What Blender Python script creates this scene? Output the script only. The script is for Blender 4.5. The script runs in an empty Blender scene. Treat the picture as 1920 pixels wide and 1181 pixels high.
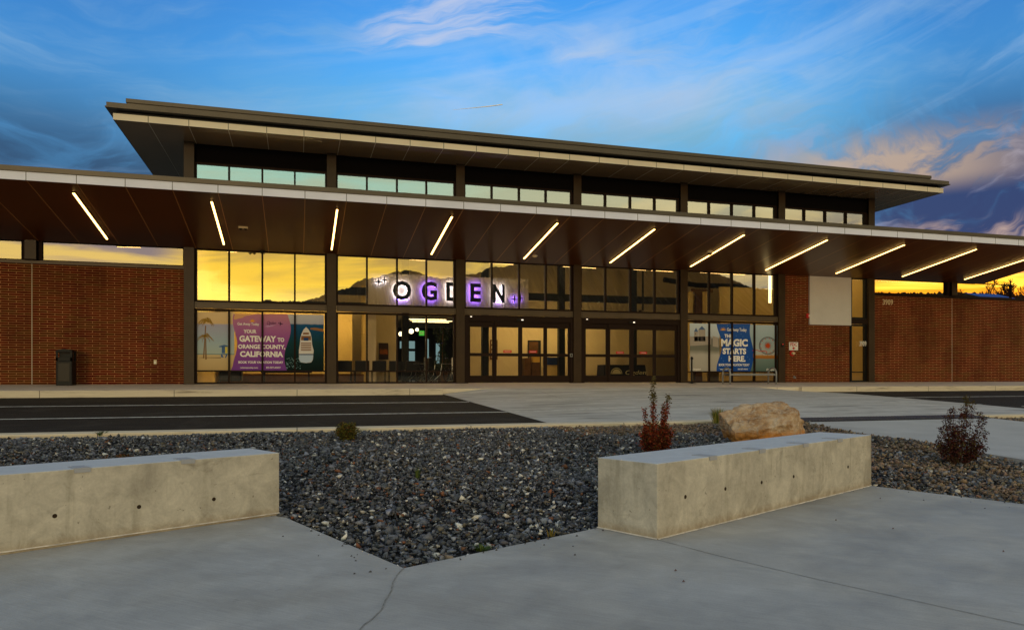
import bpy, bmesh, math, random
import numpy as np
from mathutils import Vector, Matrix, Euler
random.seed(7); rng = np.random.default_rng(11)
C = bpy.context.scene
COL = C.collection
# ------------------------------------------------------------------ camera / world / sun
TH = math.atan(403/1373.0); ST, CT = math.sin(TH), math.cos(TH)
FPX, CX, CY, CAMZ = 1373.0, 960.0, 704.0, 1.25
cam_d = bpy.data.cameras.new('camera'); cam = bpy.data.objects.new('camera', cam_d); COL.objects.link(cam)
cam_d.sensor_width = 36; cam_d.sensor_fit = 'HORIZONTAL'; cam_d.lens = FPX/1920*36
cam_d.shift_y = (CY-590.5)/1920; cam_d.clip_end = 12000; cam_d.clip_start = .05
cam.location = (0, 0, CAMZ); cam.rotation_euler = (math.radians(90), 0, -TH)
C.camera = cam
C.view_settings.view_transform = 'Standard'; C.view_settings.look = 'None'
C.view_settings.gamma = 1; C.view_settings.exposure = .28
C.cycles.use_denoising = True; C.cycles.max_bounces = 8; C.cycles.transparent_max_bounces = 16
C.cycles.caustics_reflective = False; C.cycles.caustics_refractive = False
C.cycles.sample_clamp_indirect = 6

class NT:
    """small node helper"""
    def __init__(s, tree): s.t = tree; s.n = tree.nodes; s.l = tree.links
    def node(s, typ, **kw):
        n = s.n.new(typ)
        for k, v in kw.items():
            if k[0] == '_': setattr(n, k[1:], v)
        return n
    def put(s, sock, v):
        if isinstance(v, bpy.types.NodeSocket): s.l.new(v, sock)
        elif v is not None:
            if hasattr(sock.default_value, '__len__') and isinstance(v, (tuple, list)):
                sock.default_value = tuple(v) + ((1,) if len(sock.default_value) == 4 and len(v) == 3 else ())
            else: sock.default_value = v
    def m(s, op, a, b=None, c=None, clamp=False):
        n = s.n.new('ShaderNodeMath'); n.operation = op; n.use_clamp = clamp
        s.put(n.inputs[0], a)
        if b is not None: s.put(n.inputs[1], b)
        if c is not None: s.put(n.inputs[2], c)
        return n.outputs[0]
    def mr(s, v, a, b, c=0, d=1, smooth=True):
        n = s.n.new('ShaderNodeMapRange'); n.clamp = True
        if smooth: n.interpolation_type = 'SMOOTHSTEP'
        for i, x in enumerate((v, a, b, c, d)): s.put(n.inputs[i], x)
        return n.outputs[0]
    def mix(s, f, a, b, mode='MIX'):
        n = s.n.new('ShaderNodeMix'); n.data_type = 'RGBA'; n.blend_type = mode; n.clamp_result = False
        s.put(n.inputs[0], f); s.put(n.inputs[6], a); s.put(n.inputs[7], b)
        return n.outputs[2]
    def noise(s, vec, scale, detail=4, rough=.55, dist=0, out=0):
        n = s.n.new('ShaderNodeTexNoise'); s.put(n.inputs['Vector'], vec)
        n.inputs['Scale'].default_value = scale; n.inputs['Detail'].default_value = detail
        n.inputs['Roughness'].default_value = rough; n.inputs['Distortion'].default_value = dist
        return n.outputs[out]
    def ramp(s, f, stops):
        n = s.n.new('ShaderNodeValToRGB'); s.put(n.inputs[0], f); e = n.color_ramp.elements
        while len(e) < len(stops): e.new(.5)
        for i, (p, c) in enumerate(stops):
            e[i].position = p; e[i].color = tuple(c)+(1,)
        return n.outputs[0]
    def sep(s, v):
        n = s.n.new('ShaderNodeSeparateXYZ'); s.put(n.inputs[0], v); return n.outputs
    def comb(s, x, y, z):
        n = s.n.new('ShaderNodeCombineXYZ'); s.put(n.inputs[0], x); s.put(n.inputs[1], y); s.put(n.inputs[2], z); return n.outputs[0]
    def vm(s, op, a, b):
        n = s.n.new('ShaderNodeVectorMath'); n.operation = op; s.put(n.inputs[0], a); s.put(n.inputs[1], b); return n.outputs[0]

# --- the evening sky: blue overhead, bright yellow west (behind the camera), orange low in the east-right
SUN_EL, SUN_AZ = math.radians(3.5), math.radians(194)      # azimuth from +Y clockwise
world = bpy.data.worlds.new('World'); C.world = world; world.use_nodes = True
world.node_tree.nodes.clear(); w = NT(world.node_tree)
tc = w.n.new('ShaderNodeTexCoord'); D = tc.outputs['Generated']; dx, dy, dz = w.sep(D)
ez = w.m('MAXIMUM', dz, 0.0)
az = w.m('DIVIDE', dx, w.m('MAXIMUM', w.m('ABSOLUTE', dy), .05))
pl = w.m('ADD', ez, .12)
px_, py_ = w.m('DIVIDE', dx, pl), w.m('DIVIDE', dy, pl)
# sheared plane coordinates make long streaks
u1 = w.m('ADD', w.m('MULTIPLY', px_, .42), w.m('MULTIPLY', py_, .20)); v1 = w.m('SUBTRACT', w.m('MULTIPLY', py_, 1.0), w.m('MULTIPLY', px_, .25))
cl1 = w.noise(w.comb(u1, v1, 3.1), 1.15, 7, .58, .55)
cl2 = w.noise(w.comb(w.m('MULTIPLY', px_, .30), py_, 9.4), .75, 6, .55, .9)
cl3 = w.noise(w.comb(w.m('MULTIPLY', px_, .8), w.m('MULTIPLY', py_, .9), 1.7), 2.8, 8, .65, 1.2)
base = w.ramp(ez, [(0, (.05, .07, .17)), (.14, (.020, .065, .20)), (.22, (.055, .20, .38)), (.30, (.105, .42, .76)), (.38, (.062, .35, .80)), (.50, (.032, .21, .64)), (.60, (.17, .23, .30)), (1, (.29, .31, .28))])
ctr = w.m('MULTIPLY', w.mr(az, -.30, .25, 0, 1), w.mr(az, 1.15, .55, 0, 1))      # paler above the middle of the roof
base = w.mix(w.m('MULTIPLY', w.m('SUBTRACT', 1, ctr), .75), base, w.ramp(ez, [(0, (.03, .05, .14)), (.14, (.014, .042, .16)), (.24, (.019, .085, .21)), (.36, (.024, .15, .41)), (.50, (.018, .10, .38)), (.60, (.16, .21, .27)), (1, (.29, .31, .28))]))
wx = w.noise(w.comb(w.m('MULTIPLY', az, 1.6), w.m('MULTIPLY', ez, 4), 8), 1.5, 4, .6)
ee = w.m('ADD', w.m('SUBTRACT', ez, w.m('MULTIPLY', az, .07)), w.m('MULTIPLY', w.m('SUBTRACT', wx, .5), .12))
stk = w.noise(w.comb(w.m('MULTIPLY', az, 1.7), w.m('MULTIPLY', ee, 15), 1.3), 1.5, 9, .60, .5)     # long thin streaks
puf = w.noise(w.comb(w.m('MULTIPLY', az, 3.4), w.m('MULTIPLY', ee, 8), 4.4), 1.5, 9, .62, .9)
# milky veil low over the roof
veil = w.m('MULTIPLY', w.mr(puf, .33, .62, .1, .85), w.m('MULTIPLY', ctr, w.m('MULTIPLY', w.mr(ez, .20, .27, .25, 1), w.mr(ez, .40, .31, 0, 1))))
col = w.mix(veil, base, (.17, .36, .50))
# bright wisps high in the middle
wm_ = w.m('MULTIPLY', w.m('MULTIPLY', w.mr(az, .02, .22, 0, 1), w.mr(az, 1.0, .55, 0, 1)), w.mr(ez, .29, .35, 0, 1))
soft = w.noise(w.comb(w.m('MULTIPLY', w.m('ADD', az, ee), 1.6), w.m('MULTIPLY', ee, 6), 2.2), 1.4, 8, .56, .3)
wisp = w.m('MULTIPLY', w.m('ADD', w.mr(stk, .46, .72, 0, .45), w.mr(soft, .44, .68, 0, .65)), wm_)
col = w.mix(w.m('MULTIPLY', wisp, .75), col, (.42, .50, .66))
hot = w.m('MULTIPLY', w.m('MULTIPLY', w.mr(az, .04, .14, 0, 1), w.mr(az, .50, .26, 0, 1)), w.m('MULTIPLY', w.mr(ez, .33, .37, 0, 1), w.mr(stk, .49, .70, 0, .7)))
col = w.mix(hot, col, (.62, .58, .72))
col = w.mix(w.m('MULTIPLY', w.mr(stk, .42, .72, 0, .42), w.mr(ez, .22, .32, 0, 1)), col, (.20, .36, .55))
fan = w.noise(w.comb(w.m('MULTIPLY', az, .9), w.m('MULTIPLY', w.m('SUBTRACT', ez, w.m('MULTIPLY', az, .16)), 22), 6.6), 1.3, 7, .58, .35)
col = w.mix(w.m('MULTIPLY', w.mr(fan, .48, .70, 0, .24), w.m('MULTIPLY', w.mr(ez, .24, .31, 0, 1), w.mr(az, -.15, .25, .35, 1))), col, (.36, .50, .68))
# slate cloud banks: low left, low right, thin smudges elsewhere
side = w.m('MAXIMUM', w.mr(az, .02, -.22, 0, 1), w.mr(az, .62, 1.0, 0, 1))
m2 = w.m('MULTIPLY', w.mr(puf, .33, .54, .1, .92), w.m('MULTIPLY', w.mr(ez, .345, .22, 0, 1), w.m('ADD', w.m('MULTIPLY', side, .75), .25)))
right = w.mr(az, .5, 1.0, 0, 1)
dark = w.mix(right, (.012, .042, .11), (.013, .024, .11))
col = w.mix(m2, col, dark)
col = w.mix(w.m('MULTIPLY', w.mr(stk, .54, .70, 0, .6), w.m('MULTIPLY', w.mr(az, -.02, -.18, 0, 1), w.mr(ez, .32, .2, 0, 1))), col, (.10, .20, .36))
# lit streaks and a peach patch low on the right
lt = w.m('MULTIPLY', w.mr(stk, .50, .68, 0, .55), w.m('MULTIPLY', w.mr(az, .55, .85, 0, 1), w.mr(ez, .34, .26, 0, 1)))
col = w.mix(lt, col, (.30, .30, .42))
patch = w.m('MULTIPLY', w.m('MULTIPLY', w.mr(az, .62, .86, 0, 1), w.mr(az, 1.35, 1.0, .2, 1)), w.m('MULTIPLY', w.mr(ez, .205, .235, 0, 1), w.mr(ez, .30, .255, 0, 1)))
patch = w.m('MULTIPLY', patch, w.mr(puf, .36, .54, .15, 1))
col = w.mix(w.m('MULTIPLY', patch, .68), col, (.54, .38, .25))
p2 = w.m('MULTIPLY', w.m('MULTIPLY', w.mr(az, .9, 1.1, 0, 1), w.mr(ez, .19, .165, 0, 1)), w.mr(stk, .42, .56, 0, .9))
col = w.mix(p2, col, (.50, .34, .28))
# burning horizon in the low east-right
glow = w.m('MULTIPLY', w.mr(az, .55, .9, 0, 1), w.mr(ez, .135, .105, 0, 1))
gs = w.noise(w.comb(az, w.m('MULTIPLY', ez, 26), 2), 2.4, 5, .6, .4)
gcol = w.ramp(gs, [(.30, (.9, .10, .0)), (.5, (1.7, .62, .01)), (.68, (2.0, 1.3, .12))])
col = w.mix(glow, col, gcol)
# west side
wst = w.mr(dy, .12, -.30, 0, 1)
wr = w.mr(az, .08, .62, 0, 1)                      # fades from yellow to grey to the right
waz = w.m('DIVIDE', dx, w.m('MAXIMUM', w.m('MULTIPLY', dy, -1), .05))
we = w.m('SUBTRACT', ez, w.m('MULTIPLY', waz, .10))
n4 = w.noise(w.comb(w.m('MULTIPLY', waz, 3.2), w.m('MULTIPLY', we, 17), 7.3), 1.35, 7, .56, .5)
wlow = w.mix(wr, (1.60, 1.02, .06), (.95, .72, .32))
wlow = w.mix(w.mr(n4, .46, .60, 0, .85), wlow, w.mix(wr, (.66, .42, .11), (.40, .34, .28)))
wlow = w.mix(w.mr(n4, .46, .34, 0, .7), wlow, w.mix(wr, (2.5, 1.75, .26), (1.4, 1.1, .5)))
wlow = w.mix(w.m('MULTIPLY', w.mr(ez, .125, .085, 0, .7), w.mr(wr, .5, 0, 0, 1)), wlow, (2.7, 1.95, .34))
whigh = w.mix(w.mr(n4, .42, .62, 0, .6), w.mix(w.mr(az, .0, .5, 0, 1), (.55, 1.0, .80), (1.05, .92, .50)), (.75, .78, .5))
nf = w.noise(w.comb(w.m('MULTIPLY', w.m('DIVIDE', dx, dy), 2), w.m('MULTIPLY', ez, 34), 7.3), 1.1, 5, .6, .5)
wfar = w.mix(w.mr(nf, .40, .58, 0, 1), (1.15, .82, .22), (.20, .22, .33))       # left of frame: banded yellow and slate
farl = w.mr(w.m('DIVIDE', dx, w.m('MAXIMUM', w.m('MULTIPLY', dy, -1), .05)), -.10, -.18, 0, 1)
wlow = w.mix(farl, wlow, wfar)
wz = w.mix(w.mr(ez, .175, .235, 0, 1), wlow, whigh)
wz = w.mix(w.mr(ez, .29, .42, 0, 1), wz, (.41, .41, .37))
col = w.mix(wst, col, wz)
below = w.mr(dz, 0, -.03, 0, 1)
col = w.mix(below, col, (.06, .055, .05))
sky = w.n.new('ShaderNodeTexSky'); sky.sky_type = 'NISHITA'; sky.sun_disc = False
sky.sun_elevation = SUN_EL; sky.sun_rotation = SUN_AZ; sky.dust_density = 1.5
bg1 = w.n.new('ShaderNodeBackground'); bg1.inputs[1].default_value = 1.0; w.put(bg1.inputs[0], col)
bg2 = w.n.new('ShaderNodeBackground'); bg2.inputs[1].default_value = .012; w.put(bg2.inputs[0], sky.outputs[0])
ad = w.n.new('ShaderNodeAddShader'); w.l.new(bg1.outputs[0], ad.inputs[0]); w.l.new(bg2.outputs[0], ad.inputs[1])
wo = w.n.new('ShaderNodeOutputWorld'); w.l.new(ad.outputs[0], wo.inputs[0])
world.cycles.sampling_method = 'MANUAL'; world.cycles.sample_map_resolution = 1024

sd = bpy.data.lights.new('sun', 'SUN'); sun = bpy.data.objects.new('sun', sd); COL.objects.link(sun)
sd.energy = .6; sd.angle = math.radians(8); sd.color = (1, .74, .42)
sv = Vector((math.sin(SUN_AZ)*math.cos(SUN_EL), math.cos(SUN_AZ)*math.cos(SUN_EL), math.sin(SUN_EL)))
sun.rotation_euler = (-sv).to_track_quat('-Z', 'Y').to_euler(); sun.location = (0, -30, 30)

# ------------------------------------------------------------------ geometry of the place
def ray(px, py):
    t = (px-CX)/FPX
    return Vector((t*CT+ST, -t*ST+CT, (CY-py)/FPX))
def P(px, py, Y):                        # point on the vertical plane Y = const
    r = ray(px, py); k = Y/r.y; return Vector((r.x*k, Y, CAMZ+r.z*k))
def XA(px, Y): return P(px, 700, Y).x
def T(y):                                # height of the made ground: flat plaza, then rising to the kerb
    return 0.0 if y < 6.6 else (.0458*(y-6.6) if y < 13.5 else .316+.0544*(y-13.5))
def G(px, py, dz=0.0):                   # point on the ground
    r = ray(px, py); s = 1.0; st = .01
    while s < 60:
        p = r*s
        if CAMZ+p.z <= T(p.y)+dz: break
        s += st
    return Vector((r.x*s, r.y*s, T(r.y*s)+dz))
def onplane(px, py, p0, n):
    r = ray(px, py); o = Vector((0, 0, CAMZ)); s = (Vector(p0)-o).dot(n)/r.dot(n); return o+r*s
F = 25.0; R0 = CAMZ                       # facade plane; R0 + z = height
PITCH = 4.357; COLX = [-3.26+PITCH*i for i in range(7)]
FLOOR = .98
Z = lambda z: R0+z

# ------------------------------------------------------------------ object helpers
def tag(o, label=None, cat=None, group=None, kind=None):
    if label: o['label'] = label
    if cat: o['category'] = cat
    if group: o['group'] = group
    if kind: o['kind'] = kind
    return o
def thing(name, label, cat, loc=(0, 0, 0), rz=0, group=None):
    o = bpy.data.objects.new(name, None); COL.objects.link(o); o.location = loc; o.rotation_euler = (0, 0, rz)
    o.empty_display_size = .1
    return tag(o, label, cat, group)
LOC = {}
class MB:
    def __init__(s): s.v = []; s.f = []; s.mi = []; s.cm = 0
    def add(s, vs, fs):
        b = len(s.v); s.v += [tuple(p) for p in vs]; s.f += [tuple(i+b for i in f) for f in fs]; s.mi += [s.cm]*len(fs); return s
    def box(s, a, b):
        x0, x1 = sorted((a[0], b[0])); y0, y1 = sorted((a[1], b[1])); z0, z1 = sorted((a[2], b[2]))
        return s.add([(x0,y0,z0),(x1,y0,z0),(x1,y1,z0),(x0,y1,z0),(x0,y0,z1),(x1,y0,z1),(x1,y1,z1),(x0,y1,z1)],
                     [(0,3,2,1),(4,5,6,7),(0,1,5,4),(1,2,6,5),(2,3,7,6),(3,0,4,7)])
    def prism(s, poly, d):               # poly list of 3D points, extruded by vector d
        n = len(poly); d = Vector(d); a = [Vector(p) for p in poly]; b = [p+d for p in a]
        nrm = Vector((0,0,0))
        for i in range(n): nrm += a[i].cross(a[(i+1) % n])
        if nrm.dot(d) > 0: a.reverse(); b.reverse()
        return s.add(a+b, [tuple(range(n)), tuple(range(2*n-1, n-1, -1))]+[(i, n+i, n+(i+1) % n, (i+1) % n) for i in range(n)])
    def quad(s, *p): return s.add(p, [tuple(range(len(p)))])
    def tube(s, pts, r, n=8, cap=True, close=False):
        pts = [Vector(p) for p in pts]; rr = r if isinstance(r, (list, tuple)) else [r]*len(pts)
        rings = []; up0 = None; m = len(pts)
        for i, p in enumerate(pts):
            if close: d = pts[(i+1) % m]-pts[i-1]
            else: d = pts[min(i+1, m-1)]-pts[max(i-1, 0)]
            d.normalize()
            u = up0 if up0 is not None else (Vector((0,0,1)) if abs(d.z) < .9 else Vector((1,0,0)))
            x = u.cross(d); 
            if x.length < 1e-4: x = Vector((0,1,0)).cross(d)
            x.normalize(); y = d.cross(x).normalized(); up0 = y
            rings.append([p+(x*math.cos(2*math.pi*k/n)+y*math.sin(2*math.pi*k/n))*rr[i] for k in range(n)])
        vs = [q for g in rings for q in g]; fs = []
        for i in range(m if close else m-1):
            j = (i+1) % m
            for k in range(n): fs.append((i*n+k, i*n+(k+1) % n, j*n+(k+1) % n, j*n+k))
        if cap and not close: fs += [tuple(range(n-1, -1, -1)), tuple(range((m-1)*n, m*n))]
        return s.add(vs, fs)
    def lathe(s, prof, c=(0,0,0), n=20):  # prof (r,z)
        vs = []; fs = []
        for r, z in prof:
            for k in range(n):
                a = 2*math.pi*k/n; vs.append((c[0]+r*math.cos(a), c[1]+r*math.sin(a), c[2]+z))
        for i in range(len(prof)-1):
            for k in range(n): fs.append((i*n+k, i*n+(k+1) % n, (i+1)*n+(k+1) % n, (i+1)*n+k))
        fs += [tuple(range(n-1, -1, -1)), tuple(range((len(prof)-1)*n, len(prof)*n))]
        return s.add(vs, fs)
    def disc(s, c, r, ax=1, d=.01, n=20):  # disc with thickness along axis
        vs = []
        for k in range(n):
            a = 2*math.pi*k/n; p = [0,0,0]; p[(ax+1) % 3] = r*math.cos(a); p[(ax+2) % 3] = r*math.sin(a)
            vs.append(Vector(c)+Vector(p))
        dv = Vector((0,0,0)); dv[ax] = d
        return s.prism(vs, dv)
    def build(s, name, mat, parent=None, bevel=0, smooth=False, world=True, kind=None):
        me = bpy.data.meshes.new(name); off = Vector((0,0,0))
        if world and parent is not None:
            p = parent
            while p is not None: off += p.location; p = p.parent
        me.from_pydata([tuple(Vector(v)-off) for v in s.v] if off.length else s.v, [], s.f); me.update()
        mats = mat if isinstance(mat, list) else [mat]
        for m_ in mats: me.materials.append(m_)
        if len(mats) > 1: me.polygons.foreach_set('material_index', s.mi)
        if smooth: me.polygons.foreach_set('use_smooth', [True]*len(me.polygons))
        o = bpy.data.objects.new(name, me); COL.objects.link(o); o.parent = parent
        if bevel:
            b = o.modifiers.new('bevel', 'BEVEL'); b.width = bevel; b.segments = 2; b.limit_method = 'ANGLE'; b.angle_limit = math.radians(40)
        if kind: o['kind'] = kind
        return o
def copy_tree(o, parent=None):
    c = o.copy(); COL.objects.link(c); c.parent = parent
    for ch in list(o.children): copy_tree(ch, c)
    return c
def text_mb(mb, s, x0, x1, z0, z1, Y, d=.002, bold=.0, shear=0, space=1.0):
    """writing on a plane facing -Y, fitted into a box, added to a mesh builder"""
    cu = bpy.data.curves.new('t', 'FONT'); cu.body = s; cu.size = 1; cu.offset = bold; cu.shear = shear; cu.space_character = space; cu.resolution_u = 3
    o = bpy.data.objects.new('t', cu); COL.objects.link(o)
    dg = bpy.context.evaluated_depsgraph_get(); me = bpy.data.meshes.new_from_object(o.evaluated_get(dg))
    vs = np.array([v.co[:] for v in me.vertices]); fs = [tuple(p.vertices) for p in me.polygons]
    bpy.data.objects.remove(o); bpy.data.curves.remove(cu); bpy.data.meshes.remove(me)
    lo, hi = vs.min(0), vs.max(0)
    X = x0+(vs[:,0]-lo[0])/(hi[0]-lo[0])*(x1-x0); Zz = z0+(vs[:,1]-lo[1])/(hi[1]-lo[1])*(z1-z0)
    n = len(vs)
    front = [(a, Y, b) for a, b in zip(X, Zz)]
    if d <= .003: return mb.add(front, fs)
    back = [(a, Y+d, b) for a, b in zip(X, Zz)]
    from collections import Counter
    ec = Counter()
    for f in fs:
        for i in range(len(f)): ec[(f[i], f[(i+1) % len(f)])] += 1
    side = [(a, n+a, n+b, b) for (a, b) in ec if (b, a) not in ec]
    return mb.add(front+back, fs+[tuple(n+i for i in reversed(f)) for f in fs]+[tuple(reversed(q)) for q in side])

# ------------------------------------------------------------------ materials
def mat(name, col, rough=.6, metal=0, spec=.22, emit=None, es=0, fn=None):
    m = bpy.data.materials.new(name); m.use_nodes = True; t = NT(m.node_tree); b = m.node_tree.nodes['Principled BSDF']
    b.inputs['Base Color'].default_value = tuple(col)+(1,); b.inputs['Roughness'].default_value = rough
    b.inputs['Metallic'].default_value = metal; b.inputs['Specular IOR Level'].default_value = spec
    if emit: b.inputs['Emission Color'].default_value = tuple(emit)+(1,); b.inputs['Emission Strength'].default_value = es
    if fn: fn(t, b)
    return m
def mottled(scale, amt, bump=0, bs=60, fine=0.0, dist=0):
    def fn(t, b):
        tcn = t.n.new('ShaderNodeTexCoord'); v = tcn.outputs['Object']; c = tuple(b.inputs['Base Color'].default_value)[:3]
        n = t.noise(v, scale, 6, .6, dist); f = t.mr(n, .3, .7, 1-amt, 1+amt, False)
        if fine: f = t.m('MULTIPLY', f, t.mr(t.noise(v, bs, 3), .3, .7, 1-fine, 1+fine, False))
        mm = t.n.new('ShaderNodeVectorMath'); mm.operation = 'SCALE'; mm.inputs[0].default_value = c; t.put(mm.inputs[3], f)
        t.put(b.inputs['Base Color'], mm.outputs[0])
        if bump:
            bp = t.n.new('ShaderNodeBump'); bp.inputs['Strength'].default_value = bump; bp.inputs['Distance'].default_value = .01
            t.put(bp.inputs['Height'], t.noise(v, bs, 4)); t.l.new(bp.outputs[0], b.inputs['Normal'])
    return fn
M = {}
def plaza_fn(t, b):
    v = t.n.new('ShaderNodeTexCoord').outputs['Object']; x, y, z = t.sep(v)
    # broom strokes run across the slab
    u = t.m('ADD', t.m('MULTIPLY', x, .72), t.m('MULTIPLY', y, -.69)); q = t.m('ADD', t.m('MULTIPLY', x, .69), t.m('MULTIPLY', y, .72))
    br = t.noise(t.comb(t.m('MULTIPLY', u, 4), t.m('MULTIPLY', q, 75), 0), 1, 4, .65)
    big = t.noise(v, .55, 5, .62, .6); mid = t.noise(v, 2.6, 7, .66, .5); fine = t.noise(v, 90, 3, .6)
    spots = t.mr(t.noise(v, 7, 3, .5), .70, .76, 0, 1)
    f = t.m('MULTIPLY', t.mr(big, .3, .7, .82, 1.17, False), t.mr(mid, .25, .75, .80, 1.18, False))
    f = t.m('MULTIPLY', f, t.mr(br, .3, .7, .90, 1.09, False)); f = t.m('MULTIPLY', f, t.mr(fine, .3, .7, .93, 1.07, False))
    f = t.m('MULTIPLY', f, t.m('SUBTRACT', 1, t.m('MULTIPLY', spots, .10)))
    col = t.mix(t.mr(t.noise(v, 1.1, 4), .4, .65, 0, .5), (.372, .370, .368), (.385, .365, .335))
    mm = t.n.new('ShaderNodeVectorMath'); mm.operation = 'SCALE'; t.put(mm.inputs[0], col); t.put(mm.inputs[3], f)
    t.put(b.inputs['Base Color'], mm.outputs[0]); t.put(b.inputs['Roughness'], t.mr(mid, .3, .7, .55, .78))
    bp = t.n.new('ShaderNodeBump'); bp.inputs['Strength'].default_value = .35; bp.inputs['Distance'].default_value = .004
    t.put(bp.inputs['Height'], t.m('ADD', br, fine)); t.l.new(bp.outputs[0], b.inputs['Normal'])
M['plaza'] = mat('broomed_concrete', (.3,.3,.3), .7, fn=plaza_fn)
def road_conc(t, b):
    v = t.n.new('ShaderNodeTexCoord').outputs['Object']; x, y, z = t.sep(v)
    st = t.noise(t.comb(t.m('MULTIPLY', x, .35), t.m('MULTIPLY', y, 3.2), 0), 1.2, 7, .68, .8)   # tyre drag runs along the road
    mid = t.noise(v, 2.2, 6, .62, .3)
    c = t.ramp(st, [(.34, (.21, .205, .20)), (.47, (.41, .40, .39)), (.62, (.50, .49, .48))])
    gr = t.m('MULTIPLY', t.mr(t.m('ABSOLUTE', t.m('SUBTRACT', t.m('FRACT', t.m('DIVIDE', t.m('ADD', x, .4), 3.6)), .5)), .4965, .499, 0, 1), .55)
    gr2 = t.m('MULTIPLY', t.mr(t.m('ABSOLUTE', t.m('SUBTRACT', t.m('FRACT', t.m('DIVIDE', t.m('ADD', y, .5), 3.4)), .5)), .4955, .498, 0, 1), .55)
    c = t.mix(t.m('MAXIMUM', gr, gr2), c, (.10, .095, .09))
    mm = t.n.new('ShaderNodeVectorMath'); mm.operation = 'SCALE'; t.put(mm.inputs[0], c); t.put(mm.inputs[3], t.mr(mid, .3, .7, .9, 1.1, False))
    t.put(b.inputs['Base Color'], mm.outputs[0]); b.inputs['Roughness'].default_value = .62
M['road_conc'] = mat('road_concrete', (.3,.3,.3), .65, fn=road_conc)
M['walk'] = mat('walkway_concrete', (.55,.475,.42), .7, fn=mottled(1.2, .16, .1, 50, .06))
def kerb_fn(t, b):
    v = t.n.new('ShaderNodeTexCoord').outputs['Object']; x, y, z = t.sep(v)
    st = t.noise(t.comb(x, t.m('MULTIPLY', y, 3), t.m('MULTIPLY', z, 12)), 1.3, 7, .7, .4)
    c = t.ramp(st, [(.3, (.28, .23, .17)), (.44, (.60, .51, .38)), (.7, (.70, .61, .46))])
    j = t.mr(t.m('ABSOLUTE', t.m('SUBTRACT', t.m('FRACT', t.m('DIVIDE', x, 3.05)), .5)), .4965, .4985, 0, 1)
    t.put(b.inputs['Base Color'], t.mix(j, c, (.12, .10, .08)))
M['kerb'] = mat('kerb_concrete', (.4,.36,.3), .75, fn=kerb_fn)
def asphalt_fn(t, b):
    v = t.n.new('ShaderNodeTexCoord').outputs['Object']; x, y, z = t.sep(v)
    st = t.noise(t.comb(t.m('MULTIPLY', x, .5), t.m('MULTIPLY', y, 4), 0), 1, 6, .65, 1)
    c = t.ramp(st, [(.3, (.012, .0095, .008)), (.55, (.020, .016, .013)), (.75, (.036, .030, .025))])
    c = t.mix(t.mr(t.noise(v, .9, 6, .7, .6), .52, .66, 0, .6), c, (.040, .034, .029)); c = t.mix(t.mr(t.noise(v, 1.7, 3), .66, .72, 0, .7), c, (.006, .005, .004)); sp = t.mr(t.noise(v, 42, 2), .68, .72, 0, .5); c = t.mix(sp, c, (.10, .09, .08))
    t.put(b.inputs['Base Color'], c)
    bp = t.n.new('ShaderNodeBump'); bp.inputs['Strength'].default_value = .5; bp.inputs['Distance'].default_value = .01
    t.put(bp.inputs['Height'], t.noise(v, 110, 3)); t.l.new(bp.outputs[0], b.inputs['Normal'])
M['asphalt'] = mat('asphalt', (.03,.025,.02), .85, spec=.2, fn=asphalt_fn)
def paint_fn(t, b):
    v = t.n.new('ShaderNodeTexCoord').outputs['Object']
    t.put(b.inputs['Base Color'], t.mix(t.mr(t.noise(v, 6, 6, .7), .42, .62, 0, .7), (.62, .62, .60), (.28, .27, .25)))
M['paint'] = mat('road_paint', (.6,.6,.6), .6, fn=paint_fn)
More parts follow.
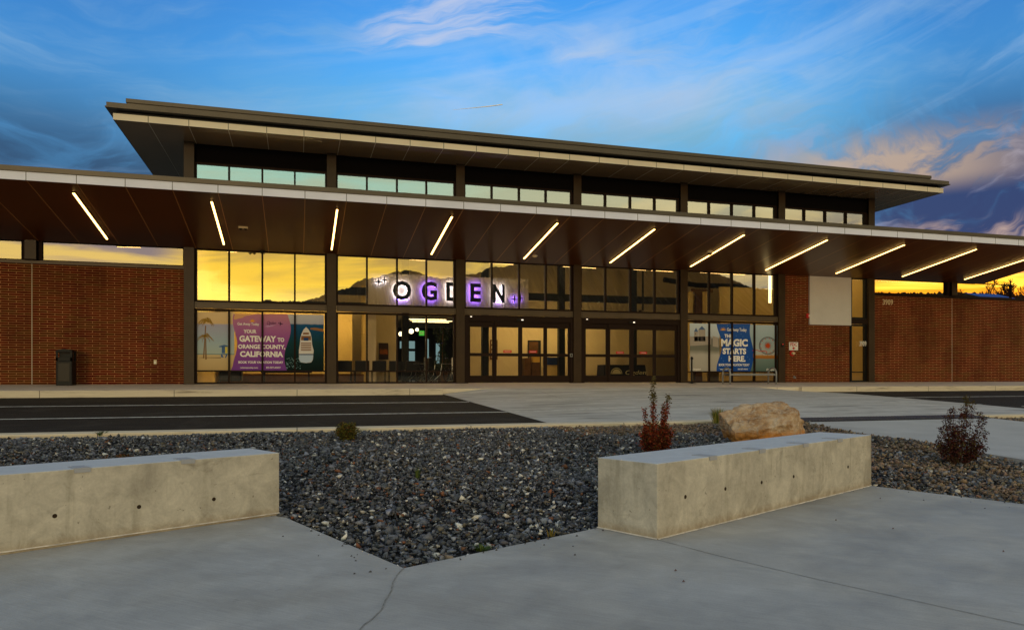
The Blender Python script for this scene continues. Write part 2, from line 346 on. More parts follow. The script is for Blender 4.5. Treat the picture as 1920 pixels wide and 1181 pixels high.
def wall_fn(t, b):
    v = t.n.new('ShaderNodeTexCoord').outputs['Object']; x, y, z = t.sep(v)
    big = t.noise(v, 1.7, 6, .62, .4); mid = t.noise(v, 6, 6, .68, .8); fine = t.noise(v, 60, 3)
    drip = t.noise(t.comb(t.m('MULTIPLY', x, 7), t.m('MULTIPLY', y, 7), t.m('MULTIPLY', z, .9)), 1, 5, .6, .3)
    c = t.mix(t.mr(big, .38, .66, 0, 1), (.54, .495, .405), (.38, .345, .28))
    c = t.mix(t.mr(drip, .5, .72, 0, .45), c, (.22, .195, .14))
    rust = t.m('MULTIPLY', t.mr(t.m('ADD', z, t.m('MULTIPLY', mid, .12)), .16, .04, 0, 1), .55)
    c = t.mix(rust, c, (.26, .16, .06))
    c = t.mix(t.mr(t.noise(v, 23, 2), .72, .75, 0, .6), c, (.12, .10, .07))
    cloud = t.noise(t.comb(x, y, t.m('MULTIPLY', z, 1.6)), 3.1, 8, .7, 1.1)
    c = t.mix(t.mr(cloud, .55, .72, 0, .5), c, (.20, .175, .13))
    scr = t.m('MULTIPLY', t.mr(t.m('ABSOLUTE', t.m('SUBTRACT', t.noise(t.comb(t.m('MULTIPLY', x, 1.5), t.m('MULTIPLY', y, 1.5), t.m('MULTIPLY', z, 9)), 3.3, 5, .7, .8), .5)), .0, .012, 1, 0), t.mr(t.noise(v, 1.9, 2), .58, .66, 0, .75))
    c = t.mix(scr, c, (.13, .085, .03))
    mm = t.n.new('ShaderNodeVectorMath'); mm.operation = 'SCALE'; t.put(mm.inputs[0], c)
    t.put(mm.inputs[3], t.m('MULTIPLY', t.mr(mid, .3, .7, .80, 1.16, False), t.mr(fine, .3, .7, .94, 1.06, False)))
    # top faces paler and bluer: sky light from above put into the colour
    gn = t.n.new('ShaderNodeNewGeometry'); nz = t.sep(gn.outputs['True Normal'])[2]
    top = t.mr(nz, .7, .9, 0, 1)
    t.put(b.inputs['Base Color'], t.mix(top, mm.outputs[0], t.mix(t.mr(mid, .3, .7, 0, 1), (.47, .49, .53), (.54, .56, .59))))
    bp = t.n.new('ShaderNodeBump'); bp.inputs['Strength'].default_value = .3; bp.inputs['Distance'].default_value = .006
    t.put(bp.inputs['Height'], t.m('ADD', mid, t.m('MULTIPLY', fine, .5))); t.l.new(bp.outputs[0], b.inputs['Normal'])
M['seatwall'] = mat('cast_concrete', (.4,.36,.3), .7, fn=wall_fn)
def brick_fn(t, b):
    v = t.n.new('ShaderNodeTexCoord').outputs['Object']; x, y, z = t.sep(v); p = t.comb(x, z, 0)
    k = t.n.new('ShaderNodeTexBrick'); t.put(k.inputs['Vector'], p); k.inputs['Scale'].default_value = 1
    k.inputs['Color1'].default_value = (.085, .0058, .003, 1); k.inputs['Color2'].default_value = (.14, .018, .006, 1)
    k.inputs['Mortar'].default_value = (.52, .26, .11, 1); k.inputs['Mortar Size'].default_value = .006
    k.inputs['Mortar Smooth'].default_value = .1; k.inputs['Bias'].default_value = -.15
    k.inputs['Brick Width'].default_value = .405; k.inputs['Row Height'].default_value = .0715
    big = t.noise(p, .8, 5, .6); c = t.mix(t.mr(big, .35, .65, 0, .6), k.outputs['Color'], t.mix(.5, k.outputs['Color'], (.085, .040, .012)))
    c = t.mix(t.mr(t.noise(t.comb(t.m('MULTIPLY', x, .8), t.m('MULTIPLY', z, .35), 3), 1.1, 5, .65), .45, .62, 0, .35), c, (.025, .006, .004))
    # olive-brown bricks among the red ones
    r = t.n.new('ShaderNodeTexVoronoi'); r.feature = 'F1'; r.inputs['Scale'].default_value = 1; t.put(r.inputs['Vector'], t.comb(t.m('DIVIDE', x, .42), t.m('DIVIDE', z, .0715), 0))
    rv = t.sep(r.outputs['Color'])[0]
    tint = t.m('MULTIPLY', t.m('SUBTRACT', 1, k.outputs['Fac']), t.mr(rv, .62, .8, 0, .7))
    c = t.mix(tint, c, (.085, .034, .008))
    t.put(b.inputs['Base Color'], c)
    bp = t.n.new('ShaderNodeBump'); bp.inputs['Strength'].default_value = .5; bp.inputs['Distance'].default_value = .008; bp.invert = True
    t.put(bp.inputs['Height'], k.outputs['Fac']); t.l.new(bp.outputs[0], b.inputs['Normal'])
M['brick'] = mat('long_red_brick', (.1,.03,.01), .9, spec=.04, fn=brick_fn)
M['matteblack'] = mat('matte_black', (.004,.003,.003), .95, spec=.1)
M['joint'] = mat('sealant', (.50,.42,.32), .7)
M['column'] = mat('painted_steel', (.040,.022,.009), .45, fn=mottled(1.6, .22))
M['beam'] = mat('painted_steel_beam', (.095,.066,.040), .42, fn=mottled(1.2, .15))
M['frame'] = mat('bronze_frame', (.015,.006,.003), .65, spec=.15)
M['black'] = mat('black_metal', (.008,.008,.008), .4)
M['blackpl'] = mat('black_plastic', (.004,.0036,.003), .6, spec=.3, fn=mottled(5, .3))
def seams(base, line, wdt, front=None, rows=()):
    def fn(t, b):
        v = t.n.new('ShaderNodeTexCoord').outputs['Object']; x, y, z = t.sep(v)
        f = t.m('ABSOLUTE', t.m('SUBTRACT', t.m('FRACT', t.m('ADD', t.m('DIVIDE', t.m('SUBTRACT', x, COLX[0]), PITCH/4), .5)), .5))
        mk = t.mr(f, wdt*.5, wdt, 1, 0)
        for r in rows: mk = t.m('MAXIMUM', mk, t.mr(t.m('ABSOLUTE', t.m('SUBTRACT', y, r)), wdt*.5, wdt*1.1, 1, 0))
        n = t.noise(v, .7, 4); c = t.mix(t.mr(n, .3, .7, 0, .4), base, tuple(q*.7 for q in base))
        t.put(b.inputs['Base Color'], t.mix(mk, c, line))
    return fn
M['soffit'] = mat('brown_soffit_panel', (.05,.02,.01), .30, spec=.35, fn=seams((.095,.025,.0045), (.60,.28,.09), .010, rows=(22.73, 20.72)))
M['soffit_up'] = mat('grey_soffit_panel', (.05,.04,.03), .27, spec=.5, fn=seams((.19,.112,.055), (.55,.42,.27), .011))
M['band'] = mat('white_fascia_panel', (.50,.47,.43), .45, fn=seams((.80,.80,.93), (.10,.09,.08), .010))
M['band_up'] = mat('cream_fascia_panel', (.62,.53,.38), .4, fn=seams((.80,.68,.50), (.12,.10,.07), .012))
M['coping'] = mat('bronze_coping', (.105,.085,.062), .42, metal=.35, fn=mottled(.9, .12))
M['panelwhite'] = mat('white_wall_panel', (.56,.53,.52), .5, fn=mottled(1.5, .05))
M['drywall'] = mat('cream_plaster', (.50,.40,.24), .8, fn=mottled(.7, .06))
M['drywall2'] = mat('warm_plaster', (.64,.46,.17), .8, fn=mottled(.7, .08))
M['signpanel'] = mat('sign_wall_paint', (.50,.43,.33), .7)
M['floor'] = mat('lobby_tile', (.26,.21,.14), .35, fn=mottled(1, .1))
M['ceil'] = mat('lobby_ceiling', (.5,.42,.3), .8)
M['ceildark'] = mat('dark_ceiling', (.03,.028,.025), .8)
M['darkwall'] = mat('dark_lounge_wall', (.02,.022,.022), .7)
M['steeldk'] = mat('dark_steel', (.006,.007,.008), .4)
M['wood'] = mat('brown_wood', (.10,.045,.015), .5, fn=mottled(3, .3))
M['chair'] = mat('black_vinyl', (.010,.009,.009), .45)
M['chrome'] = mat('grey_steel', (.35,.34,.33), .3, metal=.8)
M['benchgrey'] = mat('grey_powder_coat', (.27,.27,.27), .4, metal=.3)
M['galv'] = mat('galvanised_clip', (.36,.37,.40), .5, metal=0)
M['red'] = mat('red_enamel', (.45,.012,.01), .4)
M['white'] = mat('white_enamel', (.72,.70,.66), .45)
M['cream'] = mat('cream_plastic', (.62,.50,.30), .5)
M['hole'] = mat('tie_hole_shade', (.035,.022,.012), .9)
M['sealwhite'] = mat('pale_sealant', (.62,.56,.48), .8, fn=mottled(14, .35))
M['strip'] = mat('led_strip', (.8,.7,.5), .4, emit=(1,.57,.16), es=6)
M['led_in'] = mat('lobby_led', (.8,.7,.5), .4, emit=(1,.69,.25), es=62)
M['globe'] = mat('lit_globe', (.8,.8,.7), .4, emit=(1,.80,.45), es=3.5)
M['ledbar'] = mat('lit_bar', (.8,.8,.7), .4, emit=(1,.74,.32), es=5)
M['spot'] = mat('lit_sensor', (.8,.8,.8), .4, emit=(1,.85,.65), es=1.6)
M['exit'] = mat('exit_green', (.05,.3,.05), .4, emit=(.10,.75,.08), es=.55)
M['winblue'] = mat('dusk_window', (.05,.08,.09), .4, emit=(.30,.48,.50), es=.55)
M['haloW'] = mat('halo_white', (.8,.8,.8), .4, emit=(.85,.80,1), es=22)
M['haloP'] = mat('halo_violet', (.5,.4,.9), .4, emit=(.24,.11,1), es=34)
M['letter'] = mat('navy_letter', (.006,.010,.018), .35)
def glass_mat(name, refl, tint):
    m = bpy.data.materials.new(name); m.use_nodes = True; t = NT(m.node_tree); t.n.clear()
    tr = t.n.new('ShaderNodeBsdfTransparent'); tr.inputs[0].default_value = tuple(tint)+(1,)
    gl = t.n.new('ShaderNodeBsdfGlossy'); gl.inputs['Roughness'].default_value = 0; gl.inputs['Color'].default_value = (.95,.95,.95,1)
    v = t.n.new('ShaderNodeTexCoord').outputs['Object']
    bp = t.n.new('ShaderNodeBump'); bp.inputs['Strength'].default_value = .012; bp.inputs['Distance'].default_value = .02
    t.put(bp.inputs['Height'], t.noise(v, .8, 2)); t.l.new(bp.outputs[0], gl.inputs['Normal'])
    fr = t.n.new('ShaderNodeFresnel'); fr.inputs[0].default_value = 1.5
    f = t.m('ADD', refl, t.m('MULTIPLY', fr.outputs[0], .6), clamp=True)
    mx = t.n.new('ShaderNodeMixShader'); t.put(mx.inputs[0], f); t.l.new(tr.outputs[0], mx.inputs[1]); t.l.new(gl.outputs[0], mx.inputs[2])
    o = t.n.new('ShaderNodeOutputMaterial'); t.l.new(mx.outputs[0], o.inputs[0]); return m
M['glass'] = glass_mat('coated_glass', .42, (.78,.78,.74))
M['glasslow'] = glass_mat('clear_glass', .10, (.86,.86,.82))
M['glasstint'] = glass_mat('amber_tint_glass', .10, (.9,.86,.74))

# ------------------------------------------------------------------ THE SETTING
m = MB()
ys = [-5000, -800, -60, -8, 4, 6.6, 13, 21, 60, 300, 5000]; zs = [-.2, -.2, -.2, -.2, -.25, -.2, .05, .45, .6, .6, .6]
for i in range(len(ys)-1):
    m.quad((-5000, ys[i], zs[i]), (5000, ys[i], zs[i]), (5000, ys[i+1], zs[i+1]), (-5000, ys[i+1], zs[i+1]))
tag(m.build('ground', mat('dry_ground', (.10,.085,.055), .9, fn=mottled(.3, .3))), kind='structure')

# plaza corner points, read off the photograph on the flat paving
A = G(757, 1065); LC = G(524, 962); LF = G(0, 1041); N_ = G(1233, 1012); W_ = G(1128, 988); E_ = G(1634, 909); R1 = G(1920, 945)
dL = (LF-LC).normalized(); dR = (E_-N_).normalized(); dE = (R1-E_).normalized()
LX = LC+dL*9; RX = E_+dE*6
pl_poly = [LX, LC, A, W_, W_+dR*.3+Vector((0,0,0)), E_, RX, Vector((12, -5, 0)), Vector((-12, -5, 0))]
m = MB(); m.prism([Vector((p.x, p.y, 0)) for p in pl_poly], (0, 0, -.14)); tag(m.build('plaza', M['plaza']), kind='structure')
def ribbon(name, pts, wd, z, mt):
    m = MB()
    for a, b in zip(pts[:-1], pts[1:]):
        a = Vector((a[0], a[1], 0)); b = Vector((b[0], b[1], 0)); n = Vector((-(b-a).y, (b-a).x, 0)).normalized()*wd/2
        m.quad((a.x-n.x, a.y-n.y, z), (b.x-n.x, b.y-n.y, z), (b.x+n.x, b.y+n.y, z), (a.x+n.x, a.y+n.y, z))
    return tag(m.build(name, mt), kind='structure')
jm = mat('tooled_joint', (.23,.225,.215), .9, fn=mottled(9, .45))
jm2 = mat('faint_joint', (.32,.32,.315), .9, fn=mottled(9, .3))
ribbon('control_joint', [N_, G(1340, 1040), G(1530, 1086), G(1920, 1172)], .006, .003, jm)
cr = [A]; 
for (x, y) in [(745,1078),(738,1092),(733,1108),(724,1126),(716,1142),(700,1160),(684,1172),(668,1190)]: cr.append(G(x+random.uniform(-2,2), y))
ribbon('paving_crack', cr, .007, .0045, mat('crack_fill', (.25,.24,.225), .9, fn=mottled(20, .5)))

# road: asphalt left, concrete crossing, asphalt right
def sheet(name, poly, mt, lift=0.0, zf=None, kind='structure', n=8):
    """quad sheet from 4 corners (front-left, front-right, back-right, back-left), following the ground"""
    m = MB(); a, b, c, d = [Vector((p[0], p[1], 0)) for p in poly]; g = []
    for j in range(n+1):
        for i in range(n+1):
            s, t = i/n, j/n; p = (a*(1-s)+b*s)*(1-t)+(d*(1-s)+c*s)*t
            g.append((p.x, p.y, (zf(p.x, p.y) if zf else T(p.y))+lift))
    m.add(g, [(j*(n+1)+i, j*(n+1)+i+1, (j+1)*(n+1)+i+1, (j+1)*(n+1)+i) for j in range(n) for i in range(n)])
    return tag(m.build(name, mt), kind=kind)
KY = 20.8
cl0, cl1_ = 4.72, 4.02; crr0, crr1 = 18.75, 16.1
sheet('asphalt_road', [(-22, 13.5), (cl0, 13.5), (cl1_, KY), (-22, KY)], M['asphalt'])
sheet('asphalt_road', [(crr0, 13.5), (60, 13.5), (60, KY), (crr1, KY)], M['asphalt'])
def zc(x, y):
    s = min(1, max(0, (x-4.2)/5.5)); s = s*s*(3-2*s); r = min(1, max(0, (y-13.5)/2.2)); e = min(1, max(0, (18.6-x)/3.0))
    k = min(1, max(0, (y-18.2)/2.6)); k = k*k
    return T(y)+.004+.10*s*r*e*(1-k)+.150*k*min(1, max(0, (x-4.0)/1.3))*min(1, max(0, (16.15-x)/1.6))
sheet('crossing', [(cl0, 13.5), (crr0, 13.5), (crr1, KY), (cl1_, KY)], M['road_conc'], zf=zc, n=30)
# pavement in front of the building, stepped kerb left and right, flush at the crossing
sheet('pavement', [(-22, KY+.0), (60, KY), (60, F+.4), (-22, F+.4)], M['walk'], zf=lambda x, y: .873+(y-KY)*(FLOOR-.873)/(F-KY))
m = MB()
for x0, x1 in ((-22, 4.0), (16.1, 60)):
    m.box((x0, KY-.17, .55), (x1, KY+.001, .877))
m.box((4.001, KY-.012, .5), (16.099, KY-.001, .870))
tag(m.build('kerb', M['kerb'], bevel=.02), kind='structure')
m = MB(); m.box((-22, 13.05, .1), (9.8, 13.5, .335)); m.box((15, 13.05, .1), (60, 13.5, .335)); tag(m.build('kerb', M['kerb'], bevel=.02), kind='structure')
sheet('road_marking', [(-22, 18.2), (cl1_+.2, 18.2), (cl1_+.2, 18.31), (-22, 18.31)], M['paint'], lift=.004)
sheet('road_marking', [(-22, 15.66), (4.5, 15.66), (4.5, 15.77), (-22, 15.77)], M['paint'], lift=.004)
sheet('road_marking', [(4.5, 15.66), (18.1, 15.66), (18.1, 15.77), (4.5, 15.77)], M['paint'], lift=.004, zf=zc, n=30)
sheet('road_marking', [(4.3, 18.2), (17.0, 18.2), (17.0, 18.28), (4.3, 18.28)], M['paint'], lift=.004, zf=zc, n=30)
sheet('road_marking', [(17.6, 18.2), (60, 18.2), (60, 18.31), (17.6, 18.31)], M['paint'], lift=.004)
sheet('road_marking', [(19, 15.2), (60, 15.2), (60, 15.31), (19, 15.31)], M['paint'], lift=.004)
# path that runs from the crossing to the right of the planting bed
sheet('path', [(9.8, 3), (15, 3), (15, 13.55), (9.8, 13.55)], mat('path_concrete', (.42,.415,.41), .7, fn=mottled(.9, .12, .1, 70, .05)), lift=.012, n=12)
m = MB(); m.prism([(9.8, 3, .01), (9.8, 6.6, .01), (9.8, 13.5, T(13.5)+.011), (9.8, 13.5, -.1), (9.8, 3, -.1)], (.1, 0, 0)); tag(m.build('path_edge', M['plaza']), kind='structure')
t_ = thing('tactile_strip', 'dark ribbed metal warning strip set in the concrete path behind the boulder', 'paving strip', (12.5, 13.05, T(13.05)))
m = MB(); m.box((9.85, 12.75, T(12.9)-.03), (14.95, 13.36, T(13.0)+.014)); m.build('plate', mat('cast_iron', (.045,.045,.055), .5, metal=.4), t_)
m = MB()
for i in range(62):
    x = 9.90+i*.0815; m.prism([(x, 12.77, T(12.77)+.02), (x+.045, 12.77, T(12.77)+.02), (x+.045, 13.34, T(13.34)+.02), (x, 13.34, T(13.34)+.02)], (0, 0, .022))
m.build('ribs', mat('cast_iron_rib', (.085,.085,.105), .45, metal=.4), t_)

# ------------------------------------------------------------------ mountains and hill
def ridge(name, prof, Yv, mirror, depth, mt, jag=.0):
    """a mountain range: front slope, crest and back slope"""
    m = MB(); pts = []
    for (a, b) in zip(prof[:-1], prof[1:]):
        n = max(1, int((b[0]-a[0])/2.5))
        for i in range(n): s = i/n; pts.append((a[0]+(b[0]-a[0])*s, a[1]+(b[1]-a[1])*s))
    pts.append(prof[-1]); vs = []; n = len(pts); rows = 9
    for i, (px, py) in enumerate(pts):
        c = P(px, py+random.uniform(-jag, jag), Yv)
        for j in range(rows):
            u = (j-(rows-1)/2)/((rows-1)/2)          # -1..1 across
            yy = Yv+u*depth; h = (c.z+5)*(1-abs(u))**1.15-5
            h *= 1-(.10*abs(math.sin(i*.45+j*2.1))+.06*abs(math.sin(i*1.3+j)))*(abs(u) > .05)
            vs.append((c.x+depth*.04*abs(u)*math.sin(j*1.7+i*.05), (2*F-yy) if mirror else yy, h))
    m.add(vs, [(i*rows+j, i*rows+j+1, (i+1)*rows+j+1, (i+1)*rows+j) for i in range(n-1) for j in range(rows-1)])
    return tag(m.build(name, mt), kind='structure')
M['mount'] = mat('dark_mountain', (.030,.020,.011), .95, fn=mottled(.01, .4))
ridge('mountains', [(-900,690),(-300,690),(0,688),(200,680),(300,640),(350,600),(420,574),(480,568),(505,564),(530,567),(570,566),(600,557),(637,545),(655,541),(672,528),(690,522),(712,517),(740,508),(752,511),(765,508),(785,512),(800,517),(825,522),(860,517),(890,515),(905,510),(918,501),(945,503),(975,494),(1010,480),(1060,462),(1200,440),(1290,470),(1342,510),(1380,528),(1410,541),(1450,545),(1490,535),(1560,515),(1650,480),(1900,450),(2200,480),(2600,560)], 3000, True, 900, M['mount'], 1.2)  # crest lowered at left for the sun, raised at right to darken glass
ridge('hill', [(1200,600),(1500,572),(1640,549),(1700,550),(1800,548),(1900,552),(2000,556),(2300,600)], 340, False, 90, mat('far_wood', (.02,.014,.006), .95), 2.5)

m = MB(); m.tube([P(848, 206.5, 3000), P(880, 203.5, 3000), P(915, 200, 3000), P(942, 196.5, 3000)], [.3, 1.2, 2, 2.2], 8); m.build('contrail', mat('contrail_white', (.9,.9,.9), 1), None)
tag(bpy.data.objects['contrail'], 'short thin white contrail in the blue sky above the roof', 'contrail', kind='stuff')

# ------------------------------------------------------------------ THE BUILDING
bld = thing('terminal_building', 'long low terminal building with brick wings, glass front and two flat overhanging roofs', 'building', (10, F, FLOOR))
LEFT, RIGHT = -24.0, 28.9
BW0 = 34.0
SOF = 4.02                                    # soffit height at the facade, above camera
# brick walls
def brickpart(x0, x1, z0, z1, y0=F+.08, y1=F+.36):
    m = MB(); m.box((x0, y0, z0), (x1, y1, z1)); return m.build('brick_wall', M['brick'], bld)
BT = Z(3.35)
brickpart(LEFT, COLX[0]-PITCH-.012, FLOOR-.1, BT); brickpart(COLX[0]-PITCH+.012, COLX[0]-.15, FLOOR-.1, BT)
brickpart(COLX[5]+.16, 19.9, FLOOR-.1, Z(SOF)+.05); brickpart(19.9, 21.88, FLOOR-.1, Z(2.12))
cjx = COLX[6]+PITCH
brickpart(COLX[6]+.28, cjx-.012, FLOOR-.1, BT); brickpart(cjx+.012, 44, FLOOR-.1, BT)
for x in (COLX[0]-PITCH, cjx):
    m = MB(); m.box((x-.012, F+.085, FLOOR), (x+.012, F+.3, BT-.01)); m.build('movement_joint', M['joint'], bld)
m = MB(); m.box((LEFT, F+.03, BT), (COLX[0]-.15, F+.40, BT+.09)); m.build('wall_cap', M['beam'], bld)
m = MB(); m.box((COLX[6]+.2, F+.03, BT), (44, F+.40, BT+.09)); m.build('wall_cap', M['frame'], bld)
m = MB(); m.box((19.9-.02, F-.0, Z(2.06)), (21.9, F+.075, Z(SOF)+.02)); wp = m.build('white_panel', M['panelwhite'], bld, bevel=.004)
m = MB(); m.box((20.93, F-.003, Z(3.3)), (20.937, F-.0005, Z(4.0))); m.build('panel_seam', M['sealwhite'], wp)
# columns, main run
ROOFS = 7.35
def column(x, z1, wd=.30, name='column', z0=FLOOR-.02):
    m = MB(); y0, y1 = F-.06, F+.30
    m.box((x-wd/2, y0, z0), (x+wd/2, y0+.022, z1)); m.box((x-wd/2, y1-.022, z0), (x+wd/2, y1, z1)); m.box((x-.012, y0+.022, z0), (x+.012, y1-.022, z1))
    c = m.build(name, M['column'], bld)
    m = MB(); m.box((x-wd/2-.02, y0-.015, z0), (x+wd/2+.02, y1, z0+.03)); m.build('base_plate', M['frame'], c)
    return c
for x in COLX: column(x, Z(ROOFS))
for x in (COLX[0]-PITCH, COLX[0]-2*PITCH, COLX[0]-3*PITCH, cjx): column(x, Z(SOF)+.1, z0=BT+.09)
for x in (COLX[0]-PITCH, COLX[0]-2*PITCH, cjx):   # those stand behind the brick: cover plate keeps brick in front
    m = MB(); m.box((x-.25, F+.081, BT+.09), (x+.25, F+.3, Z(SOF)+.05)); m.build('pier', M['frame'], bld)
# ribbon windows of the wings
def window(x0, x1, z0, z1, nm, gm, fm='frame', mw=.055, yf=F+.06, transom=(), name='window', fr=.06):
    """one glazed bay: frame with mullions as a part, its panes as a sub-part"""
    m = MB(); y0, y1 = yf, yf+.12
    m.box((x0, y0, z0), (x0+fr, y1, z1)); m.box((x1-fr, y0, z0), (x1, y1, z1))
    m.box((x0+fr, y0, z0), (x1-fr, y1, z0+fr)); m.box((x0+fr, y0, z1-fr), (x1-fr, y1, z1))
    for i in range(1, nm):
        x = x0+(x1-x0)*i/nm; m.box((x-mw/2, y0-.004, z0+fr), (x+mw/2, y1, z1-fr))
    for tz in transom: m.box((x0+fr, y0+.004, tz), (x1-fr, y1-.002, tz+.045))
    w_ = m.build(name, M[fm], bld)
    g = MB(); jr = lambda: yf+.075+random.uniform(-.0014, .0014)
    for i in range(nm):
        a = x0+(x1-x0)*i/nm+(fr*.5 if i == 0 else .004); b = x0+(x1-x0)*(i+1)/nm-(fr*.5 if i == nm-1 else .004)
        y00, ty, tx_ = jr(), random.uniform(-.0012, .0012), random.uniform(-.0012, .0012)
        g.quad((a, y00, z0+fr*.5), (b, y00+tx_, z0+fr*.5), (b, y00+tx_+ty, z1-fr*.5), (a, y00+ty, z1-fr*.5))
    g.build('panes', M[gm], w_)
    return w_
window(COLX[0]-PITCH+.24, COLX[0]-.16, BT+.09, Z(SOF)+.03, 1, 'glass', fr=.03)
window(COLX[0]-2*PITCH+.24, COLX[0]-PITCH-.24, BT+.09, Z(SOF)+.03, 1, 'glass', fr=.03)
window(COLX[6]+.22, cjx-.24, BT+.09, Z(SOF)+.03, 1, 'glasslow', fr=.03)
window(cjx+.24, RIGHT+1.7, BT+.09, Z(SOF)+.03, 1, 'glasslow', fr=.025)
# main glazed bays
UW0 = Z(2.34); BM0, BM1 = Z(2.13), Z(2.33); LW1 = Z(2.12)
for i in range(5):
    x0, x1 = COLX[i]+.155, COLX[i+1]-.155
    window(x0, x1, UW0, Z(SOF)+.03, 4, 'glass')
    m = MB(); m.box((x0+.005, F-.02, BM0), (x1-.005, F+.04, BM1)); m.box((x0+.005, F-.045, BM0), (x1-.005, F-.02, BM0+.02)); m.box((x0+.005, F-.045, BM1-.02), (x1-.005, F-.02, BM1))
    bm_ = m.build('cross_beam', M['beam'], bld)
    for sx, s in ((x0+.05, 1), (x1-.05, -1)):
        for dz in (.06, .13):
            b = MB(); b.disc((sx, F-.02, BM0+dz), .014, 1, -.015, 8); b.build('bolt', M['black'], bm_)
    if i not in (2, 3): window(x0, x1, FLOOR, LW1, 4, 'glass' if False else 'glasslow', transom=(Z(.125),))
# narrow side window by the right-hand brick
window(21.92, COLX[6]-.16, UW0, Z(SOF)+.03, 1, 'glasslow', fm='black', fr=.07)
window(21.92, COLX[6]-.16, FLOOR, LW1, 1, 'glasstint', fm='black', fr=.07, transom=(Z(.12),))
m = MB(); m.box((21.92, F-.02, BM0), (COLX[6]-.16, F+.05, BM1)); m.build('cross_beam', M['frame'], bld)
# clerestory bays
for i in range(6):
    window(COLX[i]+.155, COLX[i+1]-.155, Z(4.55), Z(6.76), 4, 'glass', fr=.05)
m = MB(); m.box((COLX[0]-.17, F+.12, Z(6.76)), (COLX[6]+.2, F+.3, Z(ROOFS))); m.build('dark_reflection_band', M['matteblack'], bld)  # black band added for the soffit's dark reflection at the glass top
for xa, xb in ((COLX[0]-.16, COLX[0]-.06), (COLX[6]+.06, COLX[6]+.2)):
    m = MB(); m.box((xa, F+.30, Z(4.0)), (xb, F+14, Z(ROOFS))); m.build('side_wall', M['steeldk'], bld)
m = MB(); m.box((COLX[6]+.02, F+.32, FLOOR), (COLX[6]+.055, BW0, Z(6.5))); m.build('lobby_side_wall', M['drywall2'], bld)
# automatic doors
for bi in (2, 3):
    x0, x1 = COLX[bi]+.155, COLX[bi+1]-.155
    m = MB(); m.box((x0, F-.01, FLOOR), (x0+.14, F+.16, LW1)); m.box((x1-.10, F-.01, FLOOR), (x1, F+.16, LW1))
    m.box((x0+.14, F-.03, Z(1.91)), (x1-.10, F+.16, LW1)); m.build('door_frame', M['frame'], bld, bevel=.005)
    wdt = (x1-x0-.24)/4
    for k in range(4):
        a = x0+.14+wdt*k; b = a+wdt; yy = F+.055 if k in (0, 3) else F+.01
        zt = Z(1.905); z0 = FLOOR+.02; m = MB(); sr = .075
        m.box((a, yy, z0), (a+sr, yy+.045, zt)); m.box((b-sr, yy, z0), (b, yy+.045, zt))
        m.box((a+sr, yy, z0), (b-sr, yy+.045, Z(.0))); m.box((a+sr, yy, Z(1.71)), (b-sr, yy+.045, zt)); m.box((a+sr, yy, Z(.685)), (b-sr, yy+.045, Z(.79)))
        d = m.build('sliding_door', M['frame'], bld)
        g = MB(); g.quad((a+.04, yy+.025, z0), (b-.04, yy+.025, z0), (b-.04, yy+.025, zt), (a+.04, yy+.025, zt)); g.build('panes', M['glasslow'], d)
        if k in (1, 2):
            g = MB(); g.box((a+wdt*.34, yy+.012, Z(.81)), (a+wdt*.66, yy+.016, Z(.90))); s_ = g.build('red_sticker', M['red'], d)
            g = MB(); g.box((a+wdt*.38, yy+.009, Z(.85)), (a+wdt*.62, yy+.0115, Z(.862))); g.build('sticker_band', M['white'], s_)
    m = MB(); m.box(((x0+x1)/2-.12, F-.09, Z(1.945)), ((x0+x1)/2+.12, F-.031, Z(2.01))); sn = m.build('door_sensor', M['blackpl'], bld)
    m = MB(); m.box(((x0+x1)/2+.03, F-.094, Z(1.965)), ((x0+x1)/2+.10, F-.091, Z(1.995))); m.build('indicator_light', M['spot'], sn)
    m = MB(); m.box((x0+.20, F-.040, Z(2.05)), (x0+.26, F-.031, Z(2.07))); m.build('indicator_light', M['spot'], bld)
# canopy: soffit rises outwards
SL = .161; CYF = 20.45
def cz(y): return Z(SOF)+SL*(F-y)
cx0, cx1 = LEFT, RIGHT
m = MB(); m.prism([(cx0, CYF, cz(CYF)), (cx0, F+.0, cz(F)), (cx0, F, cz(F)+.5), (cx0, CYF, cz(CYF)+.19)], (cx1-cx0, 0, 0)); can = m.build('canopy', M['soffit'], bld)
m = MB(); m.box((cx0, CYF-.02, cz(CYF)-.004), (cx1+.02, CYF-.002, cz(CYF)+.20)); m.build('fascia', M['band'], can)
m = MB(); m.box((cx1+.002, CYF-.002, cz(CYF)-.004), (cx1+.02, CYF+.02, cz(CYF)+.2)); m.prism([(cx1+.002, CYF+.02, cz(CYF)), (cx1+.002, F+.05, cz(F)+.0), (cx1+.002, F+.05, cz(F)+.4), (cx1+.002, CYF+.02, cz(CYF)+.3)], (.02, 0, 0)); m.build('end_fascia', M['steeldk'], can)
m = MB(); m.box((cx0, CYF-.045, cz(CYF)+.205), (cx1+.06, CYF+.4, cz(CYF)+.335)); m.build('roof_edge', M['coping'], can, bevel=.006)
m = MB(); m.prism([(cx0, CYF+.4, cz(CYF)+.25), (cx0, CYF+.4, cz(CYF)+.30), (cx0, F+.02, Z(4.55)), (cx0, F+.02, Z(4.5))], (cx1-cx0, 0, 0)); m.build('canopy_deck', mat('light_bounce_deck', (.62,.60,.56), .8), can)  # unseen deck, made pale to bounce light onto the upper soffit
